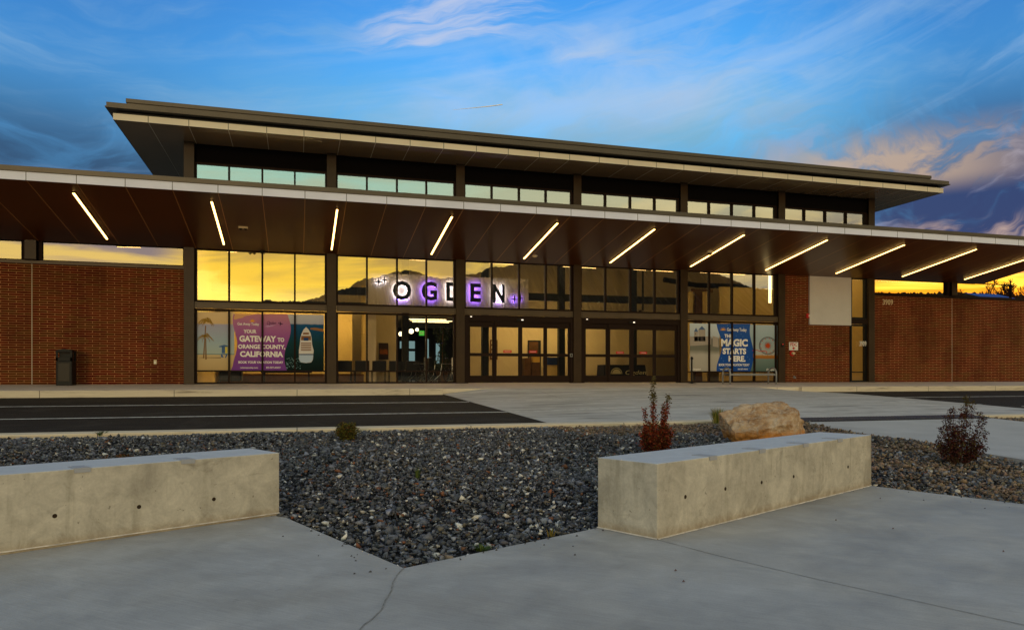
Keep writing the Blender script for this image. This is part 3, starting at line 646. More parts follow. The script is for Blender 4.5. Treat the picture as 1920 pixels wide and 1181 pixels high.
# wing roofs, back walls (glazed at the right wing so the evening shows through)
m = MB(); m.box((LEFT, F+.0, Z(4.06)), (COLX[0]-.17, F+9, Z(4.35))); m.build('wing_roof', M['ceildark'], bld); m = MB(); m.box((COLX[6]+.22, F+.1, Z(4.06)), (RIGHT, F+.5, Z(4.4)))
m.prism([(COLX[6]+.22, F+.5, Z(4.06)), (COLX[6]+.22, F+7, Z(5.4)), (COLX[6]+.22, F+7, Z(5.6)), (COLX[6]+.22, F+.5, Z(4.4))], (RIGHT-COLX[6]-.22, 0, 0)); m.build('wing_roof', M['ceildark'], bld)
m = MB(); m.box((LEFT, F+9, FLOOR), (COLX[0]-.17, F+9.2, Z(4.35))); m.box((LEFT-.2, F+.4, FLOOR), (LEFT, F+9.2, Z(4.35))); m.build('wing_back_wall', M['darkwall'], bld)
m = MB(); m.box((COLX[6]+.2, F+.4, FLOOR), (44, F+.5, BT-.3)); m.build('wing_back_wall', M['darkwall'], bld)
# main roof
UY = 23.42; ux0, ux1 = -5.05, 24.95
roof = MB(); roof.box((ux0, UY, Z(ROOFS)), (ux1, F+15.6, Z(ROOFS)+.09)); roof = roof.build('main_roof', M['soffit_up'], bld)
m = MB(); m.box((ux0-.02, UY-.02, Z(ROOFS)-.004), (ux1+.02, UY-.002, Z(ROOFS)+.18)); m.build('fascia', M['band_up'], roof)
m = MB(); m.box((ux0-.02, UY-.001, Z(ROOFS)-.004), (ux0-.002, F+15.6, Z(ROOFS)+.18)); m.build('side_fascia', M['steeldk'], roof); m = MB(); m.box((ux1+.002, UY-.001, Z(ROOFS)-.004), (ux1+.02, F+15.6, Z(ROOFS)+.18)); m.build('side_fascia', M['steeldk'], roof)
m = MB(); m.box((ux0+.1, UY+.12, Z(ROOFS)+.09), (ux1-.1, F+15.4, Z(ROOFS)+.29)); m.build('roof_core', M['black'], roof)
m = MB(); m.box((ux0-.20, UY-.17, Z(ROOFS)+.29), (ux1+.22, F+15.8, Z(ROOFS)+.33)); m.box((ux0-.17, UY-.14, Z(ROOFS)+.33), (ux1+.19, F+15.7, Z(ROOFS)+.45)); m.build('roof_edge', M['coping'], roof, bevel=.006)
m = MB(); m.box((ux0+.28, UY+.30, Z(ROOFS)+.45), (ux1-.30, F+15.2, Z(ROOFS)+.62)); m.box((ux0+.25, UY+.27, Z(ROOFS)+.62), (ux1-.27, F+15.2, Z(ROOFS)+.74)); m.build('parapet', M['coping'], roof, bevel=.006)

# ------------------------------------------------------------------ lobby inside
BW = 34.0
m = MB(); m.box((COLX[0]-.1, F+.2, FLOOR-.1), (COLX[6], 44.5, FLOOR)); m.build('lobby_floor', M['floor'], bld)
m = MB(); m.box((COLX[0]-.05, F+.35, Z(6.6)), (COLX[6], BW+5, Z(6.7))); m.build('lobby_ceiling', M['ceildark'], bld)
o0, o1 = XA(745, BW), XA(872, BW); OC = Z(2.87)
m = MB(); m.box((COLX[0]-.05, BW, FLOOR), (o0, BW+.2, Z(6.6))); m.box((o0, BW, OC), (o1, BW+.2, Z(6.6))); m.box((o1, BW, FLOOR), (COLX[6], BW+.2, Z(6.6)))
m.build('lobby_wall', M['drywall'], bld)
m = MB(); m.box((COLX[0]-.06, F+.4, FLOOR), (COLX[0]+.06, BW, Z(6.6))); m.build('lobby_side_wall', M['drywall2'], bld)
m = MB(); m.box((COLX[0]+.4, 30.2, FLOOR), (2.6, 30.5, FLOOR+.34)); m.build('added_dark_box', M['wood'], bld)  # made-up box added to darken the strip seen under the poster
m = MB(); m.box((COLX[0]+.5, BW-2.2, FLOOR), (XA(660, BW-2), BW-2.0, Z(2.75))); m.build('partition', M['drywall2'], bld)
# pier and round duct near the seats
m = MB(); m.box((2.79, 30.5, FLOOR), (3.12, 30.9, Z(2.7))); m.build('pier', M['signpanel'], bld)
m = MB(); m.lathe([(.13, 0), (.13, 2.05), (.15, 2.07), (.15, 2.12), (.13, 2.14), (.13, 4.2)], (XA(683, 32.5), 32.5, FLOOR), 20); m.build('round_column', M['drywall2'], bld, smooth=False)
# dark steel behind the sign
m = MB(); m.box((COLX[0], 30.75, Z(3.32)), (17.6, 30.95, Z(3.64))); m.build('lobby_beam', M['steeldk'], bld)
for x in (4.37, 7.83, 11.35, 14.87):
    m = MB(); m.box((x-.14, 30.72, FLOOR), (x+.14, 30.98, Z(5.6))); m.build('lobby_column', M['steeldk'], bld)
m = MB(); m.tube([(15.25, 30.6, Z(5.5)), (15.25, 30.6, Z(3.0)), (15.05, 30.6, Z(2.95))], .05, 8); m.tube([(COLX[4]+2, 30.3, Z(4.4)), (17.9, 30.3, Z(4.2)), (22, 29.2, Z(4.1))], .12, 8); m.build('pipe', M['steeldk'], bld)
m = MB(); m.box((18.3, 29.0, FLOOR), (COLX[6], 29.15, Z(4.0))); m.box((17.1, 29.6, FLOOR), (17.25, 31, Z(3.8))); m.box((17.75, 29.3, FLOOR), (17.85, 30.6, Z(3.8))); m.build('partition', M['drywall2'], bld)
m = MB(); m.box((17.25, 29.62, Z(3.8)), (18.3, 29.75, Z(3.95))); m.box((17.4, 29.62, FLOOR), (17.75, 29.7, Z(3.8))); m.build('partition', M['wood'], bld)
# sign wall
sx0, sx1 = XA(690, 30.3), XA(991, 30.3)
m = MB(); m.box((sx0, 30.3, Z(2.62)), (sx1, 30.44, Z(4.18))); m.build('sign_wall', M['signpanel'], bld)
# the lounge beyond the opening
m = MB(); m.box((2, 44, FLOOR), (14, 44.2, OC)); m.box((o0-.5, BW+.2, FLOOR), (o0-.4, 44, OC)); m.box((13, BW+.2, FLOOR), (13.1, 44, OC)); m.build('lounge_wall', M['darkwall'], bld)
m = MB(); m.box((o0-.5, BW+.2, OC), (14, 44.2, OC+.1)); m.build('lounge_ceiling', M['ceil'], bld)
def rect(x0, y0, x1, y1, Y):           # pixel box to a box on plane Y
    a = P(x0, (y0+y1)/2, Y); b = P(x1, (y0+y1)/2, Y); c = P((x0+x1)/2, y0, Y); d = P((x0+x1)/2, y1, Y); return a.x, b.x, d.z, c.z
for (a, b, c, d) in [(765.5,639.5,777.5,653.5),(765.5,658.5,777.5,693),(749.5,640,754.5,653),(799.5,635.5,803.5,674),(817,644,824,681)]:
    x0, x1, z0, z1 = rect(a, b, c, d, 43.9); m = MB(); m.box((x0-.05, 43.86, z0-.05), (x1+.05, 43.99, z1+.05)); f_ = m.build('lounge_window', M['black'], bld)
    m = MB(); m.box((x0, 43.83, z0), (x1, 43.855, z1)); m.build('panes', M['winblue'], f_)
# wooden door at the back of the lobby
x0, x1, z0, z1 = rect(990, 638, 1014, 700, BW-.05)
m = MB(); m.box((x0, BW-.06, FLOOR), (x1, BW-.003, z1)); d = m.build('lobby_door_frame', M['black'], bld)
m = MB(); m.box((x0+.06, BW-.09, FLOOR), (x1-.14, BW-.062, z1-.08)); m.build('lobby_door', M['wood'], d)

# lobby lights: long hanging LED lines
hl = 'lobby ceiling lights'
def led(x0, x1, y, z, label, mt='led_in', name='linear_light', wd=.10):
    t_ = thing(name, label, 'light', ((x0+x1)/2, y, z), group=hl)
    m = MB(); m.box((x0, y-wd/2, z+.02), (x1, y+wd/2, z+.09)); m.build('housing', M['black'], t_)
    m = MB(); m.box((x0+.01, y-wd/2+.01, z), (x1-.01, y+wd/2-.01, z+.02)); m.build('lens', M[mt], t_)
    return t_
led(-2.6, 1.0, 27.2, Z(5.6), 'long warm linear light high in the lobby behind the window above the beach poster')
led(2.2, 8.2, 28.6, Z(5.6), 'long warm linear light high in the lobby in front of the lit name sign')
led(9.8, 16.2, 28.6, Z(5.6), 'long warm linear light high in the lobby behind the two doorways')
led(18.6, 22.4, 27.0, Z(5.2), 'warm linear light high in the lobby behind the white wall panel')
led(-2.6, 3.0, 30.6, Z(2.9), 'low warm linear light above the black lobby seats')
led(8.6, 14.0, 32.6, Z(2.9), 'low warm linear light above the welcome desk')
# slanting lines on the lounge ceiling
for i, (a, b, yy, lb) in enumerate([(773, 842, 608.5, 'farthest'), (769, 848, 611, 'middle'), (766, 837, 614, 'nearest')]):
    Yv = 37.5+i*-.9; x0 = XA(a, Yv); x1 = XA(b, Yv)
    led(x0, x1, Yv, OC-.12, '%s of three thin bright lines on the lounge ceiling beyond the seats' % lb, 'ledbar', 'lounge_light', .12)
for (a, b, r, lb) in [(771, 621, 4.6, 'largest round white pendant lamp, centre of three in the dark lounge'), (782, 618, 3.2, 'small round white pendant lamp right of the large one in the lounge'), (751.5, 626, 4.2, 'round white pendant lamp left of the dark lounge column')]:
    c = P(a, b, 36.5); rr = r/FPX*37; t_ = thing('pendant_lamp', lb, 'lamp', c, group='round lounge lamps')
    m = MB(); m.lathe([(rr*math.sin(math.pi*k/10)+.001, -rr*math.cos(math.pi*k/10)) for k in range(11)], c, 16); m.build('lamp_globe', M['globe'], t_, smooth=True)
    m = MB(); m.tube([(c.x, c.y, c.z+rr), (c.x, c.y, OC+.02)], .012, 6); m.build('cord', M['black'], t_)
for k, (a, y0, y1) in enumerate([(1443.5, 514, 568), (1453.5, 514, 554)]):
    p0, p1 = P(a, y0, F+.55), P(a, y1, F+.55)
    t_ = thing('vertical_light', ['longer bright vertical light bar inside the window beside the brick', 'shorter bright vertical light bar inside the window beside the brick'][k], 'light', p1, group='vertical light bars')
    m = MB(); wv = .042 if k == 0 else .028; m.box((p1.x-wv, p1.y-wv, p1.z), (p1.x+wv, p1.y+wv, p0.z+.1)); m.build('lens', M['ledbar'], t_)
    m = MB(); m.box((p1.x-wv-.01, p1.y+wv, p1.z-.02), (p1.x+wv+.01, p1.y+wv+.03, p0.z+.2)); m.build('housing', M['black'], t_)
# exit sign
x0, x1, z0, z1 = rect(786, 620, 795.5, 629, 35)
t_ = thing('exit_sign', 'small green lit exit sign hanging in the lounge opening', 'sign', (x0, 35, z0))
m = MB(); m.box((x0, 35, z0), (x1, 35.04, z1)); m.build('sign_box', M['exit'], t_)
m = MB(); text_mb(m, 'EXIT', x0+.03, x1-.03, z0+.06, z1-.06, 34.99, bold=.03); m.build('writing', M['white'], t_)

# ------------------------------------------------------------------ lit name sign
SY = 30.14
sign = thing('name_sign', 'dark letters OGDEN with white and violet halo light on the cream lobby wall', 'sign', ((sx0+sx1)/2, SY, Z(2.9)))
for ch, a, b, y0, y1, hm in [('O', 736.5, 771.5, 526.5, 562.5, 'W'), ('G', 790.5, 819.5, 528, 563.5, 'P'), ('D', 837, 865, 529.5, 564.5, 'W'), ('E', 882, 902, 531.5, 566, 'P'), ('N', 924.5, 946.5, 533, 567.5, 'W')]:
    x0, x1, z0, z1 = rect(a, y0, b, y1, SY)
    m = MB(); text_mb(m, ch, x0, x1, z0, z1, SY, .05, bold=.035); l_ = m.build('letter', M['letter'], sign)
    m = MB(); e = .03; text_mb(m, ch, x0+e, x1-e, z0+e, z1-e, SY+.065, .02, bold=.02); m.build('halo_light', M['halo'+hm], l_)
    if ch in 'ON':      # violet lamps fitted in the lower half
        m = MB(); m.box((x0+.15, SY+.06, z0-.0), (x1-.15, SY+.09, z0+.05)); m.build('halo_light', M['haloP'], l_)
def star(cx, cy, r, hm):
    c = P(cx, cy, SY); R_ = r/FPX*31; pts = []
    for k in range(8):
        q = R_ if k % 2 == 0 else R_*.22; a = k*math.pi/4; pts.append(Vector((c.x+q*math.sin(a), SY, c.z+q*math.cos(a))))
    m = MB(); m.prism(pts, (0, .04, 0)); s_ = m.build('star', M['letter'], sign)
    pts = [Vector((c.x+(p.x-c.x)*.85, SY+.07, c.z+(p.z-c.z)*.85)) for p in pts]
    m = MB(); m.prism(pts, (0, .01, 0)); m.build('halo_light', M['halo'+hm], s_)
star(709.5, 528, 9, 'W'); star(721, 525, 8, 'W'); star(964.5, 561, 9.5, 'P'); star(976, 559, 7.5, 'P')

# ------------------------------------------------------------------ lobby furniture
def chair(x, y, label, rz=0):
    t_ = thing('lobby_chair', label, 'chair', (x, y, FLOOR), rz, 'black lobby chairs')
    m = MB(); m.box((-.25, -.02, .40), (.25, .46, .47)); m.build('seat', M['chair'], t_, .02, world=False)
    m = MB(); m.prism([(-.25, -.06, .42), (-.25, .0, .42), (-.25, -.03, .80), (-.25, -.09, .80)], (.5, 0, 0)); m.build('backrest', M['chair'], t_, .02, world=False)
    for sx in (-.23, .23):
        m = MB(); m.tube([(sx, 0, 0), (sx, 0, .40)], .015, 6); m.tube([(sx, .42, 0), (sx, .42, .40)], .015, 6); m.tube([(sx, 0, .06), (sx, .42, .06)], .012, 6); m.build('leg_frame', M['steeldk'], t_, world=False)
    return t_
ords = ['leftmost', 'second leftmost', 'middle', 'fourth leftmost', 'rightmost']
for i in range(5):
    chair(1.62+i*.60, F+1.5, '%s black chair backed against the window beside the beach poster' % ords[i])
t_ = thing('low_table', 'long dark low table whose legs show under the beach poster', 'table', (-.3, F+2, FLOOR))
m = MB(); m.box((-1.2, F+1.6, FLOOR+.36), (.5, F+2.3, FLOOR+.46)); m.build('tabletop', M['chair'], t_)
for x in (-1.1, .4):
    for y in (F+1.7, F+2.2):
        m = MB(); m.box((x-.025, y-.025, FLOOR), (x+.025, y+.025, FLOOR+.36)); m.build('leg', M['steeldk'], t_)
t_ = thing('armchair', 'dark armchair behind the glass under the left end of the beach poster', 'chair', (-2.1, F+1.8, FLOOR))
m = MB(); m.box((-2.5, F+1.4, FLOOR+.08), (-1.8, F+2.1, FLOOR+.45)); m.build('seat', M['chair'], t_, .04)
m = MB(); m.box((-2.5, F+1.2, FLOOR+.08), (-1.8, F+1.38, FLOOR+.85)); m.build('backrest', M['chair'], t_, .04)
def wheelchair(x, y, rz, label):
    t_ = thing('wheelchair', label, 'wheelchair', (x, y, FLOOR), rz, 'folded out wheelchairs')
    for sx in (-.28, .28):
        m = MB(); ring = [(sx, .0+.30*math.cos(a), .30+.30*math.sin(a)) for a in [k*2*math.pi/24 for k in range(24)]]; m.tube(ring, .016, 6, close=True); w_ = m.build('wheel', M['chair'], t_, world=False)
        m = MB()
        for k in range(10):
            a = k*2*math.pi/10; m.tube([(sx, 0, .30), (sx, .29*math.cos(a), .30+.29*math.sin(a))], .004, 4)
        m.build('spokes', M['chrome'], w_, world=False)
        m = MB(); ring = [(sx*.8, .5+.09*math.cos(a), .09+.09*math.sin(a)) for a in [k*2*math.pi/12 for k in range(12)]]; m.tube(ring, .015, 6, close=True); m.build('caster', M['chair'], t_, world=False)
    m = MB(); m.box((-.24, -.05, .46), (.24, .42, .50)); m.build('seat', M['chair'], t_, world=False)
    m = MB(); m.box((-.24, -.09, .50), (.24, -.06, .90)); m.build('backrest', M['chair'], t_, world=False)
    m = MB()
    for sx in (-.25, .25): m.tube([(sx, -.18, .93), (sx, -.08, .92), (sx, -.08, .3)], .013, 6); m.tube([(sx, -.05, .70), (sx, .35, .70), (sx, .42, .3), (sx*.7, .62, .12)], .012, 6)
    m.build('tube_frame', M['chrome'], t_, world=False)
wheelchair(4.45, F+1.5, 1.1, 'black wheelchair just right of the row of lobby chairs')
wheelchair(3.85+1.45, F+1.6, 1.9, 'black wheelchair nearer the potted plant, lamp light on its spokes')
LEAF = mat('dark_leaf', (.012,.028,.010), .5)
t_ = thing('potted_plant', 'tall dark trailing plant in a round pot behind the glass beside the doorway', 'plant', (XA(829, F+1.6), F+1.6, FLOOR))
m = MB(); m.lathe([(.15, 0), (.22, .35), (.24, .36), (.24, .40), (.20, .40)], t_.location, 16); m.build('pot', M['wood'], t_)
vs = []; fs = []
for i in range(900):
    h = random.random(); r = .30*(.5+.5*math.sin(h*9))**.5*random.random()**.5+.04; a = random.uniform(0, 6.28)
    c = Vector((t_.location.x+r*math.cos(a), t_.location.y+r*math.sin(a), FLOOR+.4+h*1.65)); q = Matrix.Rotation(random.uniform(0, 6), 3, 'Z') @ Matrix.Rotation(random.uniform(-1, 1), 3, 'X')
    s = random.uniform(.03, .06); b = len(vs); vs += [tuple(c+q @ Vector(p)) for p in ((0,0,s), (s*.4,0,0), (0,0,-s), (-s*.4,0,0))]; fs.append((b, b+1, b+2, b+3))
m = MB(); m.add(vs, fs); m.build('foliage', LEAF, t_)
m = MB(); m.tube([(t_.location.x, t_.location.y, FLOOR+.3), (t_.location.x+.03, t_.location.y, FLOOR+2)], .02, 6); m.build('stem', M['wood'], t_)
# picture
x0, x1, z0, z1 = rect(710.5, 643, 728, 674, BW-.05)
def pic_fn(t, b):
    v = t.n.new('ShaderNodeTexCoord').outputs['Generated']; x, y, z = t.sep(v)
    n = t.noise(t.comb(t.m('MULTIPLY', x, 1.2), t.m('MULTIPLY', z, 2.2), 0), 3, 5, .6)
    c = t.ramp(t.m('ADD', z, t.m('MULTIPLY', t.m('SUBTRACT', n, .5), .35)), [(.0, (.02,.01,.01)), (.28, (.03,.012,.01)), (.36, (.45,.12,.01)), (.55, (.30,.09,.01)), (.7, (.06,.03,.02)), (1, (.05,.03,.03))]); t.put(b.inputs['Base Color'], c)
t_ = thing('framed_picture', 'dark sunset picture in a portrait frame on the cream lobby wall', 'picture', (x0, BW-.05, z0))
m = MB(); m.box((x0, BW-.05, z0), (x1, BW-.003, z1)); m.build('frame', M['black'], t_)
m = MB(); m.box((x0+.03, BW-.056, z0+.03), (x1-.03, BW-.051, z1-.03)); m.build('print', mat('sunset_print', (.2,.1,.05), .5, fn=pic_fn), t_)
# welcome desk with black cloth in the second doorway
DX0, DX1 = XA(1131, F+3), XA(1212, F+3)
t_ = thing('cloth_covered_table', 'table under a black printed cloth with gold emblem in the right doorway', 'table', ((DX0+DX1)/2, F+3.3, FLOOR))
dzt = FLOOR+.72
m = MB(); m.prism([(DX0+.06, F+3, dzt), (DX1-.06, F+3, dzt), (DX1+.02, F+2.93, FLOOR+.02), (DX0-.02, F+2.93, FLOOR+.02)], (0, .75, 0)); m.build('cloth', mat('black_cloth', (.006,.006,.008), .8), t_)
GOLD = mat('gold_print', (.55,.45,.22), .6)
m = MB(); cc = P(1156, 700, F+2.9); r_ = .20
pts = [Vector((cc.x+r_*math.cos(a), F+2.90, cc.z-.02+r_*math.sin(a))) for a in [k*math.pi/12 for k in range(13)]]; m.prism(pts, (0, -.004, 0))
pts = [Vector((cc.x+.26*math.cos(a), F+2.905, cc.z-.02+.26*math.sin(a))) for a in [k*math.pi/12 for k in range(13)]]+[Vector((cc.x+.23*math.cos(a), F+2.905, cc.z-.02+.23*math.sin(a))) for a in [k*math.pi/12 for k in range(12, -1, -1)]]
m.prism(pts, (0, -.002, 0)); text_mb(m, 'Ogden', cc.x+.40, cc.x+1.35, cc.z-.10, cc.z+.13, F+2.89, shear=.2)
m.build('printed_emblem', GOLD, t_)
t_ = thing('display_stand', 'dark wooden brochure stand in front of the door at the back of the lobby', 'stand', (XA(1001, 31), 31, FLOOR))
x = t_.location.x
m = MB(); m.box((x-.45, 30.9, FLOOR), (x-.15, 31.3, FLOOR+1.05)); m.box((x-.13, 30.85, FLOOR), (x+.25, 31.3, FLOOR+.85)); m.build('cabinet', M['wood'], t_, .01)
m = MB(); m.box((x-.08, 30.83, FLOOR+.86), (x+.22, 31.1, FLOOR+1.1)); m.build('brochures', mat('yellow_paper', (.6,.35,.06), .7), t_)
m = MB(); m.box((x-.05, 30.82, FLOOR+.05), (x+.2, 30.845, FLOOR+.15)); m.build('nameplate', M['cream'], t_)
t_ = thing('reception_desk', 'low blue fronted reception counter at the far right of the left doorway', 'desk', (XA(1037, 31.5), 31.5, FLOOR))
x = t_.location.x; m = MB(); m.box((x-.35, 31.3, FLOOR+.75), (x+.25, 31.9, FLOOR+1.1)); m.build('counter', mat('blue_laminate', (.012,.03,.11), .5), t_)
m = MB(); m.box((x-.33, 31.35, FLOOR), (x+.2, 31.85, FLOOR+.75)); m.build('cabinet', M['drywall2'], t_)
t_ = thing('notice_board', 'dark portrait notice board with pale leaflets on the lobby wall beside the left door', 'notice board', P(925, 650, BW-.05))
x0, x1, z0, z1 = rect(919, 637, 933, 674, BW-.05); m = MB(); m.box((x0, BW-.05, z0), (x1, BW-.003, z1)); m.build('board', M['wood'], t_)
m = MB()
for k in range(4): m.box((x0+.06, BW-.056, z0+.08+k*.22), (x0+.30, BW-.051, z0+.22+k*.22))
m.build('leaflets', M['cream'], t_)

# ------------------------------------------------------------------ posters on the glass
PO = {}
def pm(name, c, fn=None):
    if name not in PO: PO[name] = mat('print_'+name, tuple(min(.88, q*1.15) for q in c), .7, spec=.06, fn=fn)
    return PO[name]
def grad(stops, nz=0):
    def fn(t, b):
        v = t.n.new('ShaderNodeTexCoord').outputs['Generated']; x, y, z = t.sep(v)
        if nz: z = t.m('ADD', z, t.m('MULTIPLY', t.m('SUBTRACT', t.noise(v, 6, 5), .5), nz))
        t.put(b.inputs['Base Color'], t.ramp(z, [(p_, tuple(min(.88, q*1.15) for q in c_)) for p_, c_ in stops]))
    return fn
class Poster:
    def __init__(s, name, label, x0, x1, ox, oy, k, Y):
        s.Y = Y; s.ox, s.oy, s.k = ox, oy, k; s.t = thing(name, label, 'poster', (x0, Y, Z(.16)))
    def q(s, x, y, d): return P(s.ox+x/s.k, s.oy+y/s.k, s.Y-d)
    def poly(s, name, pts, m_, d, parent=None):
        mb = MB(); mb.add([s.q(x, y, d) for x, y in pts], [tuple(range(len(pts)))]); return mb.build(name, m_, s.t)
    def multi(s, name, polys, m_, d):
        mb = MB()
        for pts in polys: mb.add([s.q(x, y, d) for x, y in pts], [tuple(range(len(pts)))])
        return mb.build(name, m_, s.t)
    def text(s, name, items, m_, d):
        mb = MB()
        for (tx, x0, y0, x1, y1, bold, shear) in items:
            a = s.q(x0, (y0+y1)/2, d); b = s.q(x1, (y0+y1)/2, d); c = s.q((x0+x1)/2, y0, d); e = s.q((x0+x1)/2, y1, d)
            text_mb(mb, tx, a.x, b.x, e.z, c.z, s.Y-d, bold=bold, shear=shear)
        return mb.build(name, m_, s.t)
PY = F+.125
WHT = pm('white', (.74,.70,.66))
p = Poster('travel_poster', 'wide window poster with a beach, a cruise ship and white text on violet', COLX[0], COLX[1], 360, 570, 7.38, PY)
p.poly('sky_and_beach', [(58,110),(586,110),(586,922),(58,926)], pm('beach', (.5,.4,.3), grad([(.0,(.42,.29,.13)),(.27,(.50,.37,.19)),(.283,(.10,.20,.22)),(.297,(.34,.40,.36)),(.5,(.30,.38,.44)),(.78,(.34,.33,.44)),(.80,(.60,.42,.22)),(1,(.66,.48,.26))], .012)), 0)
p.poly('sea', [(1240,140),(1824,152),(1824,924),(1240,924)], pm('sea', (.02,.08,.15), grad([(.0,(.004,.010,.009)),(.2,(.006,.018,.018)),(.5,(.008,.04,.05)),(.70,(.010,.055,.12)),(.82,(.012,.07,.17)),(.84,(.36,.36,.44)),(1,(.50,.48,.50))], .02)), 0)
wave = []
for k in range(25):
    y = 140+k*(922-140)/24; wave.append((595+32*math.sin((y-140)/782*2*math.pi*1.18+3.9)+(-30 if y > 860 else 0)*(y-860)/62, y))
wr_ = []
for k in range(25):
    y = 922-k*(922-140)/24; wr_.append((1322-45*math.sin((y-140)/782*2*math.pi*.98+2.5+.6), y))
p.poly('violet_panel', wave+wr_, pm('violet', (.22,.06,.25), grad([(0,(.15,.045,.24)),(.5,(.24,.065,.25)),(.8,(.36,.13,.28)),(1,(.48,.20,.24))])), .004)
p.poly('orange_cloud', [(575,205),(600,134),(880,142),(830,152),(760,160),(700,182),(720,186),(650,198),(600,215)], pm('orangec', (.62,.33,.16)), .006)
p.text('writing', [('Get Away Today', 628, 256, 930, 306, .02, 0), ('YOUR', 712, 352, 892, 404, .04, 0), ('GATEWAY', 655, 438, 1165, 524, .045, 0), ('TO', 1183, 466, 1277, 524, .04, 0),
    ('ORANGE COUNTY,', 638, 560, 1290, 630, .04, 0), ('CALIFORNIA', 664, 652, 1262, 732, .045, 0), ('BOOK YOUR VACATION TODAY', 642, 788, 1262, 822, .03, 0), ('getawaytoday.com', 664, 868, 914, 894, .02, 0), ('855-GET-AWAY', 1026, 866, 1228, 890, .02, 0)], WHT, .008)
p.text('script_logo', [('Ogden', 1035, 238, 1165, 296, .0, .5)], pm('ink', (.04,.015,.05)), .008)
p.poly('swoosh', [(1000,312),(1040,298),(1120,292),(1170,282),(1120,304),(1050,320)], pm('swoosh', (.45,.25,.45)), .008)
p.multi('plane_emblem', [[(1195,262),(1245,268),(1262,274),(1245,280),(1195,270)],[(1215,246),(1225,248),(1232,268),(1222,268)],[(1232,272),(1222,300),(1214,304),(1220,272)],[(1192,256),(1200,258),(1204,266),(1196,268)]], PO['ink'], .009)
sun_p = [[(790+6*k, 246-0) for k in range(1)]]
arc = [(835+28*math.cos(math.pi-a), 247-30*math.sin(a)) for a in [k*math.pi/10 for k in range(11)]]
rays = [[(835+34*math.cos(a-.10), 247-34*math.sin(a-.10)), (835+52*math.cos(a), 247-52*math.sin(a)), (835+34*math.cos(a+.10), 247-34*math.sin(a+.10))] for a in [math.pi*(.05+.15*k) for k in range(7)]]
p.multi('sun_emblem', [arc]+rays, pm('gold', (.70,.32,.03)), .009)
# palms
fr_ = []
for cx, cy, s_ in [(200, 240, 1.0), (188, 450, .85)]:
    for k in range(13):
        a = math.radians(-195+k*17.5+random.uniform(-5, 5)); L = s_*random.uniform(95, 135)
        ex, ey = cx+L*math.cos(a), cy+L*.42*math.sin(a)+s_*random.uniform(28, 75); mx_, my = cx+L*.55*math.cos(a), cy+L*.75*math.sin(a)-12*s_
        if math.sin(a) > .2: ex = cx+L*.5*math.cos(a)
        qs = [((1-t_)**2*cx+2*t_*(1-t_)*mx_+t_*t_*ex, (1-t_)**2*cy+2*t_*(1-t_)*my+t_*t_*ey) for t_ in [i/8 for i in range(9)]]
        for (xa, ya), (xb, yb) in zip(qs[:-1], qs[1:]): fr_.append([(xa, ya-2), (xb, yb-1.5), (xb, yb+1.5), (xa, ya+2)])
        for (xa, ya) in qs[1:]:
            for w_k in range(2):
                ll = s_*random.uniform(16, 34); fr_.append([(xa-2.4, ya), (xa+2.4, ya), (xa+math.cos(a)*9+random.uniform(-5, 5), ya+ll)])
p.multi('palm_trunk', [[(182,300),(196,300),(170,745),(150,755),(168,520)], [(186,480),(196,480),(204,765),(182,765)]], pm('trunk', (.20,.11,.05)), .005)
p.multi('palm_fronds', fr_[::2], pm('frond', (.42,.23,.02)), .008); p.multi('palm_fronds', fr_[1::2], pm('frond2', (.16,.11,.015)), .007)
p.multi('palm_shadow', [[(100,738),(400,736),(400,746),(100,742)]], pm('shade', (.10,.07,.04)), .004)
p.multi('lifeguard_hut', [[(412,590),(456,590),(456,680),(412,680)], [(370,585),(444,562),(495,576),(495,592),(380,596)], [(400,690),(495,690),(470,745),(455,745),(470,700),(420,700),(440,740),(400,735)]], pm('hutblue', (.06,.12,.26)), .005)
p.multi('lifeguard_hut_side', [[(458,592),(490,592),(490,680),(458,680)]], pm('hutyellow', (.60,.48,.08)), .006)
# ship
p.multi('ship_hull', [[(1478,640),(1492,560),(1500,470),(1516,410),(1545,350),(1578,318),(1612,350),(1640,400),(1655,470),(1662,560),(1684,645),(1672,770),(1650,805),(1580,815),(1505,805),(1482,770)]], pm('hull', (.55,.52,.50)), .005)
dk = []
for k in range(5):
    y = 535+k*24; dk.append([(1508, y), (1650, y), (1650, y+13), (1508, y+13)])
dk += [[(1512,440),(1645,440),(1648,500),(1508,500)], [(1540,395),(1615,395),(1620,420),(1535,420)]]
p.multi('ship_decks', dk, pm('decks', (.20,.09,.04)), .007)
p.multi('ship_trim', [[(1480,690),(1680,690),(1678,704),(1482,704)], [(1545,465),(1610,465),(1610,505),(1545,505)]], pm('navy', (.02,.05,.14)), .009)
p.multi('ship_stern', [[(1482,705),(1678,705),(1668,770),(1648,802),(1580,811),(1508,802),(1486,768)]], pm('stern', (.38,.46,.58)), .008)
p.multi('islands', [[(1640,330),(1700,326),(1824,345),(1824,385),(1760,372),(1690,360),(1636,350)]], pm('island', (.26,.12,.05)), .004)
fo = []
for k in range(60):
    x, y = random.uniform(1292, 1490), random.uniform(740, 900)
    if y > 1000-(x-1292)*1.0-120+40 or True: fo.append([(x, y), (x+random.uniform(8, 30), y-random.uniform(2, 12)), (x+random.uniform(10, 26), y+random.uniform(1, 5))])
p.multi('wake_foam', fo, pm('foam', (.16,.28,.30)), .005)

